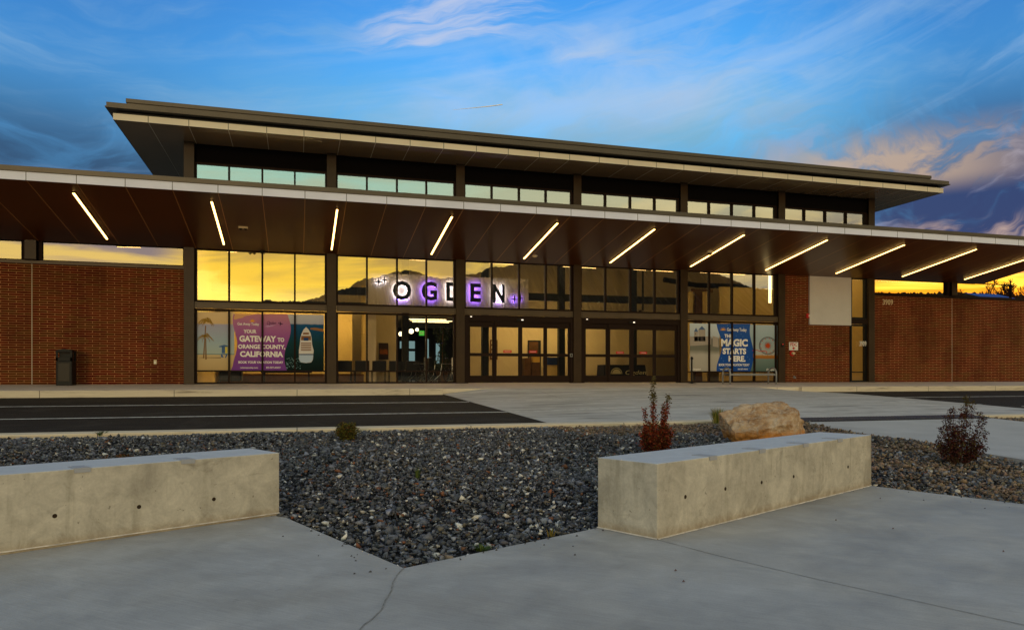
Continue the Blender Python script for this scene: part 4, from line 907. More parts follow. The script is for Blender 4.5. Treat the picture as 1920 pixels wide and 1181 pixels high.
p = Poster('theme_park_poster', 'blue window poster with white text and a ferris wheel, behind the grey bench', COLX[4], COLX[5], 1280, 580, 7.875, PY)
p.poly('paved_scene', [(104,205),(545,215),(545,918),(104,916)], pm('paved', (.4,.4,.4), grad([(0,(.34,.31,.27)),(.35,(.38,.35,.31)),(.45,(.15,.15,.12)),(.68,(.16,.15,.13)),(.74,(.42,.46,.50)),(1,(.52,.58,.64))], .05)), 0)
p.poly('lake_scene', [(960,225),(1400,236),(1400,918),(960,918)], pm('lake', (.3,.4,.4), grad([(0,(.07,.11,.10)),(.27,(.14,.19,.17)),(.29,(.30,.11,.02)),(.345,(.45,.22,.06)),(.36,(.36,.38,.36)),(.7,(.30,.38,.42)),(1,(.38,.46,.52))], .03)), 0)
# a plain stone gateway stands in for the picture of the castle
p.multi('stone_gateway', [[(170,330),(225,330),(225,470),(170,470)], [(232,300),(335,300),(335,470),(232,470)], [(106,400),(420,400),(420,520),(106,540)], [(445,390),(525,420),(530,560),(445,545)]], pm('stone', (.33,.28,.24)), .005)
p.multi('gateway_roofs', [[(165,330),(198,270),(230,330)], [(232,300),(284,245),(336,300)]], pm('slate', (.08,.13,.26)), .007)
p.multi('gateway_arch', [[(262,400),(308,400),(308,470),(262,470)], [(180,350),(190,350),(190,370),(180,370)]], pm('archdark', (.05,.04,.04)), .008)
bw = []
for k in range(25): y = 214+k*(918-214)/24; bw.append((522-40*math.cos((y-214)/704*2*math.pi*1.0+.25)+18, y))
bwr = []
for k in range(25): y = 918-k*(918-214)/24; bwr.append((1020-30*math.cos((y-214)/704*2*math.pi*1.0-.9), y))
p.poly('blue_panel', bw+bwr, pm('blue', (.010,.065,.30), grad([(0,(.012,.06,.28)),(.6,(.014,.07,.30)),(1,(.03,.09,.33))])), .004)
p.text('writing', [('Get Away Today', 655, 275, 945, 338, .02, 0), ('THE', 618, 366, 724, 418, .045, 0), ('MAGIC', 568, 436, 962, 548, .05, 0), ('STARTS', 590, 572, 938, 662, .05, 0), ('HERE.', 678, 684, 928, 772, .05, 0),
    ('BOOK YOUR VACATION TODAY', 534, 800, 988, 836, .03, 0), ('getawaytoday.com', 548, 874, 735, 896, .02, 0), ('855-GET-AWAY', 815, 870, 965, 892, .02, 0), ('Disneyland', 148, 868, 268, 906, .02, .3), ('Disneyland', 1235, 872, 1388, 912, .02, .3)], WHT, .008)
arc = [(598+26*math.cos(math.pi-a), 310-26*math.sin(a)) for a in [k*math.pi/10 for k in range(11)]]
rays = [[(598+30*math.cos(a-.12), 310-30*math.sin(a-.12)), (598+54*math.cos(a), 310-54*math.sin(a)), (598+30*math.cos(a+.12), 310-30*math.sin(a+.12))] for a in [math.pi*(.03+.157*k) for k in range(7)]]
p.multi('sun_emblem', [arc]+rays, PO['gold'], .009)
p.multi('sparkles', [[(x, y-9), (x+3, y), (x, y+9), (x-3, y)] for x, y in [(540,360),(562,398),(790,390),(862,365),(890,400),(560,585),(572,720),(600,760),(960,700),(985,735),(830,640),(540,865),(980,870),(660,240),(900,260),(640,600),(960,620)]], pm('spark', (.20,.35,.62)), .007)
wh = []; cx, cy, R_ = 1258, 535, 132
for k in range(28):
    a0, a1 = k*2*math.pi/28, (k+1)*2*math.pi/28
    for ra, rb in ((R_, R_-10), (R_*.88, R_*.88-5)):
        wh.append([(cx+ra*math.cos(a0), cy+ra*math.sin(a0)), (cx+ra*math.cos(a1), cy+ra*math.sin(a1)), (cx+rb*math.cos(a1), cy+rb*math.sin(a1)), (cx+rb*math.cos(a0), cy+rb*math.sin(a0))])
    wh.append([(cx+R_*math.cos(a0), cy+R_*math.sin(a0)), (cx+28*math.cos(a0+.05), cy+28*math.sin(a0+.05)), (cx+28*math.cos(a0-.05), cy+28*math.sin(a0-.05))])
p.multi('ferris_wheel', wh, pm('steelpr', (.09,.07,.07)), .006)
p.multi('ferris_wheel_hub', [[(cx+(60 if k % 2 else 26)*math.cos(k*math.pi/12), cy+(60 if k % 2 else 26)*math.sin(k*math.pi/12)) for k in range(24)]], pm('hubred', (.42,.06,.015)), .008)
p.multi('ferris_wheel_cabins', [[(cx+R_*.8*math.cos(a)-7, cy+R_*.8*math.sin(a)-6), (cx+R_*.8*math.cos(a)+7, cy+R_*.8*math.sin(a)-6), (cx+R_*.8*math.cos(a)+5, cy+R_*.8*math.sin(a)+8), (cx+R_*.8*math.cos(a)-5, cy+R_*.8*math.sin(a)+8)] for a in [k*2*math.pi/12+.2 for k in range(12)]], pm('cabin', (.45,.10,.04)), .009)
co = []
for k in range(22):
    x = 1030+k*10; h = lambda q: 575+55*(1-math.exp(-((q-1090)/55)**2))+20*math.sin(q*.03)
    co.append([(x, h(x)), (x+10, h(x+10)), (x+10, h(x+10)+9), (x, h(x)+9)])
p.multi('roller_coaster', co, pm('coaster', (.50,.02,.015)), .007)
p.multi('fairground', [[(1040,690-random.uniform(5,60)),(1060,660),(1085,690),(1085,712),(1040,712)]]+[[(1090+k*16, 705), (1094+k*16, 705-random.uniform(20, 62)), (1104+k*16, 705)] for k in range(19)], pm('fair', (.34,.13,.03)), .009)

# ------------------------------------------------------------------ canopy lights
m = MB(); m.box((-.05, -1.73, -.004), (.05, 1.73, .05))
X1 = COLX[1]-.02; ordl = ['first', 'second', 'third', 'fourth', 'fifth', 'sixth', 'seventh', 'eighth', 'ninth', 'tenth', 'eleventh']
proto = None; ang = math.atan(-SL)
for i, k in enumerate(range(-2, 9)):
    x = X1+k*PITCH*.75
    lab = '%s glowing strip light from the left, set in the brown canopy ceiling' % ordl[i]
    if proto is None:
        proto = thing('strip_light', lab, 'light', group='strip lights under the canopy')
        a = MB(); a.box((-.045, -1.76, -.012), (-.032, 1.76, .03)); a.box((.032, -1.76, -.012), (.045, 1.76, .03)); a.box((-.032, -1.76, -.012), (.032, -1.74, .03)); a.box((-.032, 1.74, -.012), (.032, 1.76, .03)); a.build('trim', M['frame'], proto, world=False)
        a = MB(); a.box((-.022, -1.74, -.030), (.022, 1.74, .02)); a.build('lens', M['strip'], proto, world=False); o = proto
    else: o = copy_tree(proto)
    o['label'] = lab; o.location = (x, 22.73, cz(22.73)-.012); o.rotation_euler = (ang, 0, 0)
# things on the soffit
sn = Vector((0, SL, 1)).normalized()
def on_sof(px, py): return onplane(px, py, (0, F, cz(F)), sn)
q = on_sof(456, 426); t_ = thing('security_camera', 'small white twin dome camera under the canopy above the beach poster', 'camera', q)
m = MB(); m.box((q.x-.13, q.y-.06, q.z-.045), (q.x+.13, q.y+.06, q.z+.02)); m.build('housing', M['cream'], t_, .01)
for s in (-.07, .07):
    m = MB(); m.lathe([(.001, -.05), (.035, -.035), (.05, 0)], (q.x+s, q.y, q.z-.045), 12); m.build('dome', M['blackpl'], t_)
for (a, b, lb) in [(1003, 480, 'round white ceiling sensor under the canopy above the left doorway'), (492, 471, 'small dark ceiling sensor at the top of the window above the beach poster')]:
    q = on_sof(a, b); t_ = thing('ceiling_sensor', lb, 'sensor', q)
    m = MB(); m.lathe([(.001, -.05), (.06, -.045), (.085, -.01), (.085, .03)], q, 16); m.build('cover', M['cream'] if a > 900 else M['blackpl'], t_, smooth=True)
    m = MB(); m.lathe([(.095, -.004), (.095, .03)], q, 16); m.build('mounting_ring', M['white'] if a > 900 else M['blackpl'], t_)
q = on_sof(1331, 471); t_ = thing('dome_camera', 'white dome camera beside the seventh canopy strip light', 'camera', q)
m = MB(); m.lathe([(.10, -.07), (.11, .03)], q, 16); m.build('housing', M['cream'], t_)
m = MB(); m.lathe([(.001, -.15), (.05, -.135), (.08, -.10), (.085, -.07)], q, 16); m.build('dome', M['blackpl'], t_, smooth=True)

# ------------------------------------------------------------------ street furniture and wall fittings
bx = XA(124, 24.4)
t_ = thing('litter_bin', 'square black litter bin with domed top against the left brick wall', 'litter bin', (bx, 24.4, FLOOR))
m = MB(); w2 = .21; z0 = FLOOR
m.box((bx-w2, 24.4-w2, z0-.02), (bx+w2, 24.4+w2, z0+.70)); m.build('body', M['blackpl'], t_, .02)
m = MB(); m.box((bx-w2+.06, 24.4-w2-.006, z0+.10), (bx+w2-.06, 24.4-w2+.004, z0+.64)); m.build('door_panel', mat('bin_panel', (.014,.010,.005), .45), t_, .004)
m = MB()
for sx in (-1, 1):
    for sy in (-1, 1): m.box((bx+sx*w2-sx*.05, 24.4+sy*w2-sy*.05, z0+.70), (bx+sx*w2, 24.4+sy*w2, z0+.95))
m.box((bx-w2+.001, 24.4-w2, z0+.701), (bx+w2-.001, 24.4-w2+.02, z0+.80)); m.box((bx-w2+.06, 24.4-w2+.1, z0+.701), (bx+w2-.06, 24.4+w2-.05, z0+.94)); m.build('hood_frame', M['blackpl'], t_)
m = MB()
pts = [(bx-w2-.01, 24.4-w2-.01, z0+.95)]+[(bx-w2-.01+(2*w2+.02)*k/8, 24.4-w2-.01, z0+1.0+.05*math.sin(math.pi*k/8)) for k in range(9)]+[(bx+w2+.01, 24.4-w2-.01, z0+.95)]
m.prism(pts, (0, 2*w2+.02, 0)); m.build('lid', M['blackpl'], t_, .01)
x0, x1, z0, z1 = rect(288.5, 674.5, 294, 683, F+.07)
t_ = thing('wall_outlet', 'small cream power outlet low on the left brick wall', 'outlet', (x0, F+.07, z0)); m = MB(); m.box((x0, F+.035, z0), (x1, F+.081, z1)); m.build('cover', M['cream'], t_, .008)
m = MB(); m.box((x0+.02, F+.031, z0+.03), (x1-.02, F+.036, z1-.05)); m.build('lid', M['white'], t_)
# bench
BY = 23.5; b0, b1 = XA(1362, BY), XA(1448, BY)
t_ = thing('park_bench', 'grey steel bench with hooped arms in front of the blue poster', 'bench', ((b0+b1)/2, BY, .94))
fl = .873+(BY-KY)*(FLOOR-.873)/(F-KY)
for x in (b0, b1):
    pts = [(x, BY-.24, fl-.01), (x, BY-.24, fl+.38)]+[(x, BY-.24*math.cos(a), fl+.38+.21*math.sin(a)) for a in [k*math.pi/10 for k in range(1, 10)]]+[(x, BY+.24, fl+.38), (x, BY+.24, fl-.01)]
    m = MB(); m.tube(pts, .032, 10); m.build('arm_hoop', M['benchgrey'], t_, smooth=True)
for k in range(7):
    y = BY-.20+k*.066; m = MB(); m.box((b0+.02, y, fl+.355), (b1-.02, y+.048, fl+.385)); m.build('slat', M['benchgrey'], t_)
m = MB(); m.tube([(b0, BY-.24, fl+.33), (b1, BY-.24, fl+.33)], .022, 8); m.tube([(b0, BY+.24, fl+.33), (b1, BY+.24, fl+.33)], .022, 8); m.build('side_rail', M['benchgrey'], t_)
# belt post
x = XA(1297, 24.1); t_ = thing('belt_post', 'thin black belt barrier post left of the blue poster', 'post', (x, 24.1, fl))
m = MB(); m.lathe([(.17, 0), (.17, .012), (.05, .035), (.032, .05), (.032, .90), (.042, .91), (.042, .98), (.02, 1.0)], (x, 24.1, fl+.005), 14); m.build('post', M['blackpl'], t_)
m = MB(); m.box((x-.03, 24.04, fl+.90), (x+.03, 24.068, fl+.97)); m.build('belt_clip', M['steeldk'], t_)
# fire signs
Yb = F+.07
x0, x1, z0, z1 = rect(1479.5, 641.5, 1496, 656.5, Yb)
t_ = thing('fire_connection_sign', 'square white sign with red FDC lettering and a down arrow on brick', 'sign', (x0, Yb, z0)); m = MB(); m.box((x0, Yb-.01, z0), (x1, Yb+.01, z1)); m.build('plate', M['white'], t_)
m = MB(); hx, hz = x1-x0, z1-z0; text_mb(m, 'FDC', x0+hx*.12, x1-hx*.12, z0+hz*.50, z1-hz*.08, Yb-.013, bold=.03)
m.add([(x0+hx*.5, Yb-.013, z0+hz*.08), (x0+hx*.72, Yb-.013, z0+hz*.28), (x0+hx*.58, Yb-.013, z0+hz*.28), (x0+hx*.58, Yb-.013, z0+hz*.40), (x0+hx*.42, Yb-.013, z0+hz*.40), (x0+hx*.42, Yb-.013, z0+hz*.28), (x0+hx*.28, Yb-.013, z0+hz*.28)], [tuple(range(7))]); m.build('writing', M['red'], t_)
c = P(1485, 662.5, Yb); t_ = thing('fire_hose_connection', 'round red hose connection with brass cap under the FDC sign', 'hose connection', c)
m = MB(); m.disc((c.x, Yb+.008, c.z), .11, 1, -.03, 20); m.build('plate', M['red'], t_)
m = MB(); m.disc((c.x, Yb-.022, c.z), .055, 1, -.09, 16); m.disc((c.x+.10, Yb-.0, c.z), .02, 1, -.06, 10); m.build('cap', M['cream'], t_)
x0, x1, z0, z1 = rect(1511, 588, 1519, 596.5, Yb); t_ = thing('fire_alarm', 'red fire alarm strobe on brick beside the white panel', 'alarm', (x0, Yb, z0)); m = MB(); m.box((x0, Yb-.05, z0), (x1, Yb+.012, z1)); m.build('body', M['red'], t_, .01)
m = MB(); m.box((x0+.09, Yb-.07, z0+.05), (x0+.13, Yb-.051, z1-.05)); m.build('strobe', M['white'], t_)
c = P(1489, 707, Yb); t_ = thing('hose_tap', 'small metal hose tap low on the brick right of the bench', 'tap', c)
m = MB(); m.disc((c.x, Yb+.01, c.z), .05, 1, -.03, 14); m.build('flange', M['chrome'], t_)
m = MB(); m.tube([(c.x, Yb-.02, c.z), (c.x, Yb-.08, c.z), (c.x, Yb-.10, c.z-.05)], .018, 8); m.build('spout', M['chrome'], t_)
c = P(1467.5, 647.5, F-.07); t_ = thing('card_reader', 'small black card reader with red lamp on the column beside the bench', 'card reader', c)
m = MB(); m.box((c.x-.05, F-.10, c.z-.06), (c.x+.05, F-.061, c.z+.06)); m.build('body', M['blackpl'], t_)
m = MB(); m.box((c.x-.03, F-.104, c.z+.035), (c.x+.01, F-.101, c.z+.05)); m.build('indicator_light', mat('red_led', (.5,.02,.02), .4, emit=(1,.05,.03), es=1), t_)
c = P(1071, 666, F-.07); t_ = thing('push_plate', 'small grey door button on the column between the two doorways', 'button', c)
m = MB(); m.box((c.x-.05, F-.09, c.z-.06), (c.x+.05, F-.061, c.z+.06)); m.build('body', M['chrome'], t_)
m = MB(); m.box((c.x-.03, F-.096, c.z-.03), (c.x+.03, F-.091, c.z+.03)); m.build('button', M['black'], t_)
for (a, b, c_, d_, yy, lb) in [(1654.5, 561.5, 1674.5, 571.5, Yb-.005, 'pale street number 3909 high on the right brick wall'), (1611, 639.5, 1624.5, 649, F+.04, 'white street number 3909 on the narrow side window')]:
    x0, x1, z0, z1 = rect(a, b, c_, d_, yy); t_ = thing('street_number', lb, 'sign', (x0, yy, z0)); n = 4; wd = (x1-x0)/n
    for k, ch in enumerate('3909'):
        m = MB(); text_mb(m, ch, x0+k*wd+.01, x0+(k+1)*wd-.012, z0, z1, yy-.01, .016, bold=.01); m.build('digit', M['cream'] if a > 1640 else M['white'], t_)

# ------------------------------------------------------------------ seat walls
def seat_wall(c0, d, L, th, H, label, holes, clips, ends):
    d = Vector((d.x, d.y, 0)).normalized(); n = Vector((-d.y, d.x, 0))
    if n.y < 0: n = -n
    t_ = thing('seat_wall', label, 'concrete wall', (c0.x, c0.y, 0), group='cast concrete seat walls')
    m = MB(); m.prism([c0+Vector((0,0,-.05)), c0+d*L+Vector((0,0,-.05)), c0+d*L+n*th+Vector((0,0,-.05)), c0+n*th+Vector((0,0,-.05))], (0, 0, H+.05)); m.build('block', M['seatwall'], t_, .008)
    for (a, b) in holes:
        q = onplane(a, b, c0, n); m = MB()
        ring = []
        for k in range(14):
            an = 2*math.pi*k/14; ring.append(q-n*.002+(d*math.cos(an)+Vector((0,0,1))*math.sin(an))*.016)
        m.prism(ring, n*.012); m.build('tie_hole', M['hole'], t_)  # flat dark disc, the shade inside the hole put into its colour
    for (a, b) in clips:
        q = onplane(a, b, c0+Vector((0,0,H)), Vector((0,0,1))); s = (q-c0).dot(d); b0 = c0+d*s+Vector((0,0,H)); m = MB(); wd = d*.055
        m.prism([b0-wd-n*.004, b0+wd-n*.004, b0+wd+n*.17, b0-wd+n*.17], (0,0,.005))
        m.prism([b0-wd-n*.008+Vector((0,0,-.03)), b0+wd-n*.008+Vector((0,0,-.03)), b0+wd-n*.008+Vector((0,0,.006)), b0-wd-n*.008+Vector((0,0,.006))], n*.0035)
        m.build('skate_stop', M['galv'], t_)
    m = MB(); prev = c0-n*.012+Vector((0,0,.002)); k = 0
    segs = 60
    for i in range(segs):
        s0, s1 = L*i/segs, L*(i+1)/segs; e0 = .006+.010*random.random(); m.quad(c0+d*s0-n*e0+Vector((0,0,.003)), c0+d*s1-n*(.006+.010*random.random())+Vector((0,0,.003)), c0+d*s1+Vector((0,0,.010)), c0+d*s0+Vector((0,0,.010)))
    if ends:
        for i in range(8):
            s0, s1 = th*i/8, th*(i+1)/8; m.quad(c0+n*s0-d*.012+Vector((0,0,.003)), c0+n*s1-d*.014+Vector((0,0,.003)), c0+n*s1+Vector((0,0,.010)), c0+n*s0+Vector((0,0,.010)))
    m.build('sealant_bead', M['sealwhite'], t_)
    return t_, n
wl, nL = seat_wall(LC, dL, 8.0, .58, .545, 'long pale concrete seat wall at the left, three tie holes in its face', [(102.6,966.8),(260.7,949.7),(401,935.4)], [(165,881),(372,866)], [])
wr2, nR = seat_wall(N_, dR, (E_-N_).length, .60, .578, 'pale concrete seat wall at the right in front of the boulder, near end showing', [(1285,931),(1360,916),(1428,904),(1488,893),(1590,875)], [(1322,854),(1418,842),(1499,831),(1573,823)], [1])

# ------------------------------------------------------------------ planting bed of crushed stone
def inpoly(x, y, poly):
    c = np.zeros(len(x), bool); n = len(poly)
    for i in range(n):
        x0, y0 = poly[i]; x1, y1 = poly[(i+1) % n]
        k = ((y0 > y) != (y1 > y)) & (x < (x1-x0)*(y-y0)/(y1-y0+1e-12)+x0); c ^= k
    return c
bedL = [(-15, 13.05), (9.8, 13.05), (9.8, 3.0), (RX.x, RX.y), (E_.x, E_.y)] + [(W_.x, W_.y), (A.x, A.y), (LC.x, LC.y), (LX.x, LX.y), (-15, LX.y)]
bedR = [(15, 13.05), (24, 13.05), (24, 8), (15, 8)]
def wallpoly(c0, d, L, n, th): 
    d = Vector((d.x, d.y, 0)).normalized(); return [((c0).x, (c0).y), ((c0+d*L).x, (c0+d*L).y), ((c0+d*L+n*th).x, (c0+d*L+n*th).y), ((c0+n*th).x, (c0+n*th).y)]
wps = [wallpoly(LC, dL, 8, nL, .58), wallpoly(N_, dR, (E_-N_).length, nR, .60)]
def TV(y): return np.where(y < 6.6, 0, .0458*(y-6.6))
def bump(x, y): return .020*np.sin(x*1.3+y*.7)+.018*np.sin(x*.6-y*1.9+1)+.012*np.sin(x*3.1+y*2.3)
def bedz(x, y): 
    e = np.clip((y-6.0)/1.5, 0, 1)*np.clip((13.0-y)/.6, 0, 1)
    return TV(y)-.035+(bump(x, y)+.03)*e
sheet('bed_soil', [(-15, 2), (9.8, 2), (9.8, 13.1), (-15, 13.1)], mat('gap_shade_base', (.016,.016,.017), .95, fn=mottled(20, .4)), zf=lambda x, y: float(bedz(np.array(x), np.array(y)))-.03, n=60)  # near-black base: shade in the gaps between stones put into its colour
sheet('bed_soil', [(15, 7), (24, 7), (24, 13.1), (15, 13.1)], mat('gap_shade_base', (.016,.016,.017), .95), zf=lambda x, y: T(y)-.03, n=10)  # same dark base, gap shade in its colour
def stones(name, poly, area_box, dens, label, seed):
    r = np.random.default_rng(seed)
    x0, x1, y0, y1 = area_box; n = int((x1-x0)*(y1-y0)*dens)
    x = r.uniform(x0, x1, n); y = r.uniform(y0, y1, n)
    k = inpoly(x, y, poly)
    for wp_ in wps: k &= ~inpoly(x, y, wp_)
    # thin out what lies outside the view
    depth = x*ST+y*CT; xr = x*CT-y*ST; k &= (np.abs(xr) < depth*.95+1.5)
    x, y = x[k], y[k]; n = len(x)
    protos = []
    import mathutils
    for q in range(14):
        bm = bmesh.new(); pts = r.normal(size=(8, 3)); pts /= np.linalg.norm(pts, axis=1)[:, None]; pts *= r.uniform(.82, 1.12, (8, 1)); pts *= np.array([1, r.uniform(.5, .95), r.uniform(.4, .85)])
        for pp in pts: bm.verts.new(pp)
        res = bmesh.ops.convex_hull(bm, input=bm.verts); 
        for v in [v for v in bm.verts if not v.link_faces]: bm.verts.remove(v)
        bmesh.ops.triangulate(bm, faces=bm.faces); bm.verts.index_update()
        protos.append((np.array([v.co[:] for v in bm.verts]), np.array([[v.index for v in f.verts] for f in bm.faces]))); bm.free()
    size = r.lognormal(math.log(.024), .42, n); size = np.clip(size, .011, .068)
    z = bedz(x, y)+r.uniform(-.018, .030, n)
    near = (y < 6.6) & (x < 6); z = np.where(near, np.minimum(z, .012), z)
    # colours
    c = np.zeros((n, 3)); v = (r.uniform(.28, 1.25, n)*np.where(r.random(n) < .22, 1.9, 1.0))[:, None]
    c[:] = np.array([.122, .126, .144])*v
    u = r.random(n)
    wm = u < .09; c[wm] = np.array([.15, .125, .095])*r.uniform(.6, 1.4, wm.sum())[:, None]
    rd = (u > .09) & (u < .118); c[rd] = np.array([.20, .085, .045])*r.uniform(.7, 1.3, rd.sum())[:, None]
    wt = (u > .118) & (u < .162); c[wt] = np.array([.60, .57, .52])*r.uniform(.7, 1.2, wt.sum())[:, None]
    tanp = np.clip((x-5.2)/1.6, 0, 1)*np.clip((y-6.6)/.8, 0, 1)*np.clip(1-((x-5.5)**2+(y-9)**2)/5, 0, 1)*0
    tanp = np.maximum(np.where((y > 11.4) & (x > 4.6), .85, 0), np.where((x > 7.0) & (y > 5.5), .62+.3*np.sin(x*2+y*3), 0)); tanp = np.maximum(tanp, np.where((x > 6.35) & (x <= 7.0) & (y < 8.5), .35, 0))
    tn = r.random(n) < tanp; c[tn] = (np.array([.23, .165, .115])+r.normal(0, .008, (tn.sum(), 3)))*r.uniform(.55, 1.35, tn.sum())[:, None]
    c = np.clip(c+r.normal(0, .0022, (n, 3)), .01, .8)
    V, Fc, Cc = [], [], []; base = 0
    which = r.integers(0, 14, n)
    for q in range(14):
        idx = np.where(which == q)[0]
        if not len(idx): continue
        pv, pf = protos[q]; m_ = len(idx)
        a, b_, g_ = r.uniform(0, 6.28, m_), r.uniform(-.9, .9, m_), r.uniform(0, 6.28, m_)
        ca, sa, cb, sb, cg, sg = np.cos(a), np.sin(a), np.cos(b_), np.sin(b_), np.cos(g_), np.sin(g_)
        Rm = np.empty((m_, 3, 3))
        Rz = np.zeros((m_, 3, 3)); Rz[:, 0, 0] = ca; Rz[:, 0, 1] = -sa; Rz[:, 1, 0] = sa; Rz[:, 1, 1] = ca; Rz[:, 2, 2] = 1
        Rx = np.zeros((m_, 3, 3)); Rx[:, 0, 0] = 1; Rx[:, 1, 1] = cb; Rx[:, 1, 2] = -sb; Rx[:, 2, 1] = sb; Rx[:, 2, 2] = cb
        Rg = np.zeros((m_, 3, 3)); Rg[:, 0, 0] = cg; Rg[:, 0, 1] = -sg; Rg[:, 1, 0] = sg; Rg[:, 1, 1] = cg; Rg[:, 2, 2] = 1
        Rm = Rz @ Rx @ Rg
        vv = np.einsum('nij,kj->nki', Rm, pv)*size[idx][:, None, None]+np.stack([x[idx], y[idx], z[idx]], 1)[:, None, :]
        ff = pf[None]+(base+np.arange(m_)*len(pv))[:, None, None]
        V.append(vv.reshape(-1, 3)); Fc.append(ff.reshape(-1, 3)); Cc.append(np.repeat(c[idx], len(pv), 0)); base += m_*len(pv)
    V = np.concatenate(V); Fc = np.concatenate(Fc); Cc = np.concatenate(Cc)
    me = bpy.data.meshes.new(name); me.vertices.add(len(V)); me.vertices.foreach_set('co', V.astype(np.float32).ravel())
    me.loops.add(Fc.size); me.loops.foreach_set('vertex_index', Fc.ravel().astype(np.int32)); me.polygons.add(len(Fc)); me.polygons.foreach_set('loop_start', np.arange(0, Fc.size, 3, dtype=np.int32))
    me.update(calc_edges=True)
    at = me.color_attributes.new('stone_colour', 'FLOAT_COLOR', 'POINT'); at.data.foreach_set('color', np.concatenate([Cc, np.ones((len(Cc), 1))], 1).astype(np.float32).ravel())
    me.materials.append(M['stone']); o = bpy.data.objects.new(name, me); COL.objects.link(o); tag(o, label, 'gravel', kind='stuff'); print(name, n); return o
def stone_fn(t, b):
    a = t.n.new('ShaderNodeAttribute'); a.attribute_name = 'stone_colour'; v = t.n.new('ShaderNodeTexCoord').outputs['Object']
    mm = t.n.new('ShaderNodeVectorMath'); mm.operation = 'SCALE'; t.put(mm.inputs[0], a.outputs['Color']); t.put(mm.inputs[3], t.mr(t.noise(v, 45, 4, .7), .3, .7, .7, 1.35, False)); t.put(b.inputs['Base Color'], mm.outputs[0])
M['stone'] = mat('crushed_stone', (.1,.1,.1), .75, fn=stone_fn)
stones('gravel', bedL, (-11, 9.8, 4.6, 13.05), 700, 'blue grey crushed stone filling the planting bed, tan stones at its right side', 3)
stones('gravel', bedR, (15, 24, 10.5, 13.05), 300, 'dark crushed stone in the small bed right of the ribbed strip', 5)

m = MB()
for e0, e1 in ((LC, A), (A, W_), (E_, R1)):
    dd = (e1-e0); nn_ = Vector((dd.y, -dd.x, 0)).normalized()
    if nn_.y > 0: nn_ = -nn_
    for k in range(16):
        q = e0+dd*random.random()+nn_*(random.random()**2.2*.55+.02); r = random.uniform(.003, .011); b = len(m.v)
        m.add([(q.x+r*random.uniform(.7, 1.2)*math.cos(a), q.y+r*random.uniform(.7, 1.2)*math.sin(a), .001) for a in (0, 1.2, 2.5, 3.8, 5.1)]+[(q.x+r*.2, q.y, r*1.1)], [(0,1,5),(1,2,5),(2,3,5),(3,4,5),(4,0,5)])
tag(m.build('grit', mat('loose_grit', (.07,.068,.07), .9)), 'specks of loose grit scattered on the paving beside the gravel', 'grit', kind='stuff')
# ------------------------------------------------------------------ boulder
bp_ = G(1437, 829)
t_bm = bmesh.new()
from mathutils import noise as mn
for v in [(-.66,.05,.43),(-.60,-.18,.30),(-.52,-.38,.13),(-.46,-.36,-.12),(-.12,-.50,.20),(0,-.47,-.12),(.30,-.50,.30),(.45,-.42,-.12),(.53,-.24,.50),(.38,-.14,.61),(.05,.0,.605),(-.23,.0,.585),(.63,-.12,.29),(.67,-.05,.10),(.62,.1,-.12),(-.5,.3,.36),(-.2,.38,.56),(.3,.38,.60),(.56,.3,.42),(.58,.35,-.12),(-.5,.35,-.12),(.42,-.36,.40)]: t_bm.verts.new(v)
bmesh.ops.convex_hull(t_bm, input=t_bm.verts)
for v in [v for v in t_bm.verts if not v.link_faces]: t_bm.verts.remove(v)
bmesh.ops.triangulate(t_bm, faces=t_bm.faces)
for it in range(5): bmesh.ops.subdivide_edges(t_bm, edges=[e for e in t_bm.edges if e.calc_length() > .03], cuts=1, use_grid_fill=True)
bmesh.ops.triangulate(t_bm, faces=t_bm.faces); t_bm.normal_update()
nr = [(v, v.normal.copy(), v.co.copy()) for v in t_bm.verts]
for v, nn, c0_ in nr:
    q = c0_; rid = abs(mn.noise(Vector((q.x*2.2+q.z*3, q.y*3, q.z*5.5-q.x*2))))
    v.co = q+nn*(.045*mn.noise(q*3.1)+.028*mn.noise(q*8)+.016*mn.noise(q*19)-.05*max(0, .22-rid)-.01)
bme = bpy.data.meshes.new('boulder'); t_bm.to_mesh(bme); t_bm.free()
for p_ in bme.polygons: p_.use_smooth = False
def boulder_fn(t, b):
    v = t.n.new('ShaderNodeTexCoord').outputs['Object']; x, y, z = t.sep(v)
    n1 = t.noise(v, 3.2, 7, .65, .8); n2 = t.noise(v, 11, 6, .7, .6); vein = t.m('ABSOLUTE', t.m('SUBTRACT', t.noise(t.comb(x, y, t.m('MULTIPLY', z, 2.2)), 4.5, 6, .6, 1.2), .5))
    c = t.ramp(n1, [(.3, (.20,.105,.045)), (.45, (.38,.23,.12)), (.58, (.54,.38,.24)), (.72, (.64,.52,.38))])
    c = t.mix(t.mr(vein, .0, .035, .55, 0), c, (.62,.52,.40))
    c = t.mix(t.m('MULTIPLY', t.mr(t.m('ADD', z, t.m('MULTIPLY', n2, .25)), .33, .20, 0, 1), .75), c, (.55,.20,.02))
    c = t.mix(t.mr(n2, .62, .72, 0, .7), c, (.12,.06,.03)); t.put(b.inputs['Base Color'], c)
    bp = t.n.new('ShaderNodeBump'); bp.inputs['Strength'].default_value = .9; bp.inputs['Distance'].default_value = .035
    t.put(bp.inputs['Height'], t.m('ADD', n2, t.m('MULTIPLY', t.noise(v, 34, 5, .7), .35))); t.l.new(bp.outputs[0], b.inputs['Normal'])
for v in bme.vertices: v.co.x *= 1.06
bme.materials.append(mat('tan_limestone', (.4,.3,.2), .8, fn=boulder_fn))
bo = bpy.data.objects.new('boulder', bme); COL.objects.link(bo); bo.location = (bp_.x+.07, bp_.y+.25, bp_.z+.03); bo.rotation_euler = (0, 0, -TH)
tag(bo, 'large angular tan and orange boulder behind the right seat wall', 'rock')

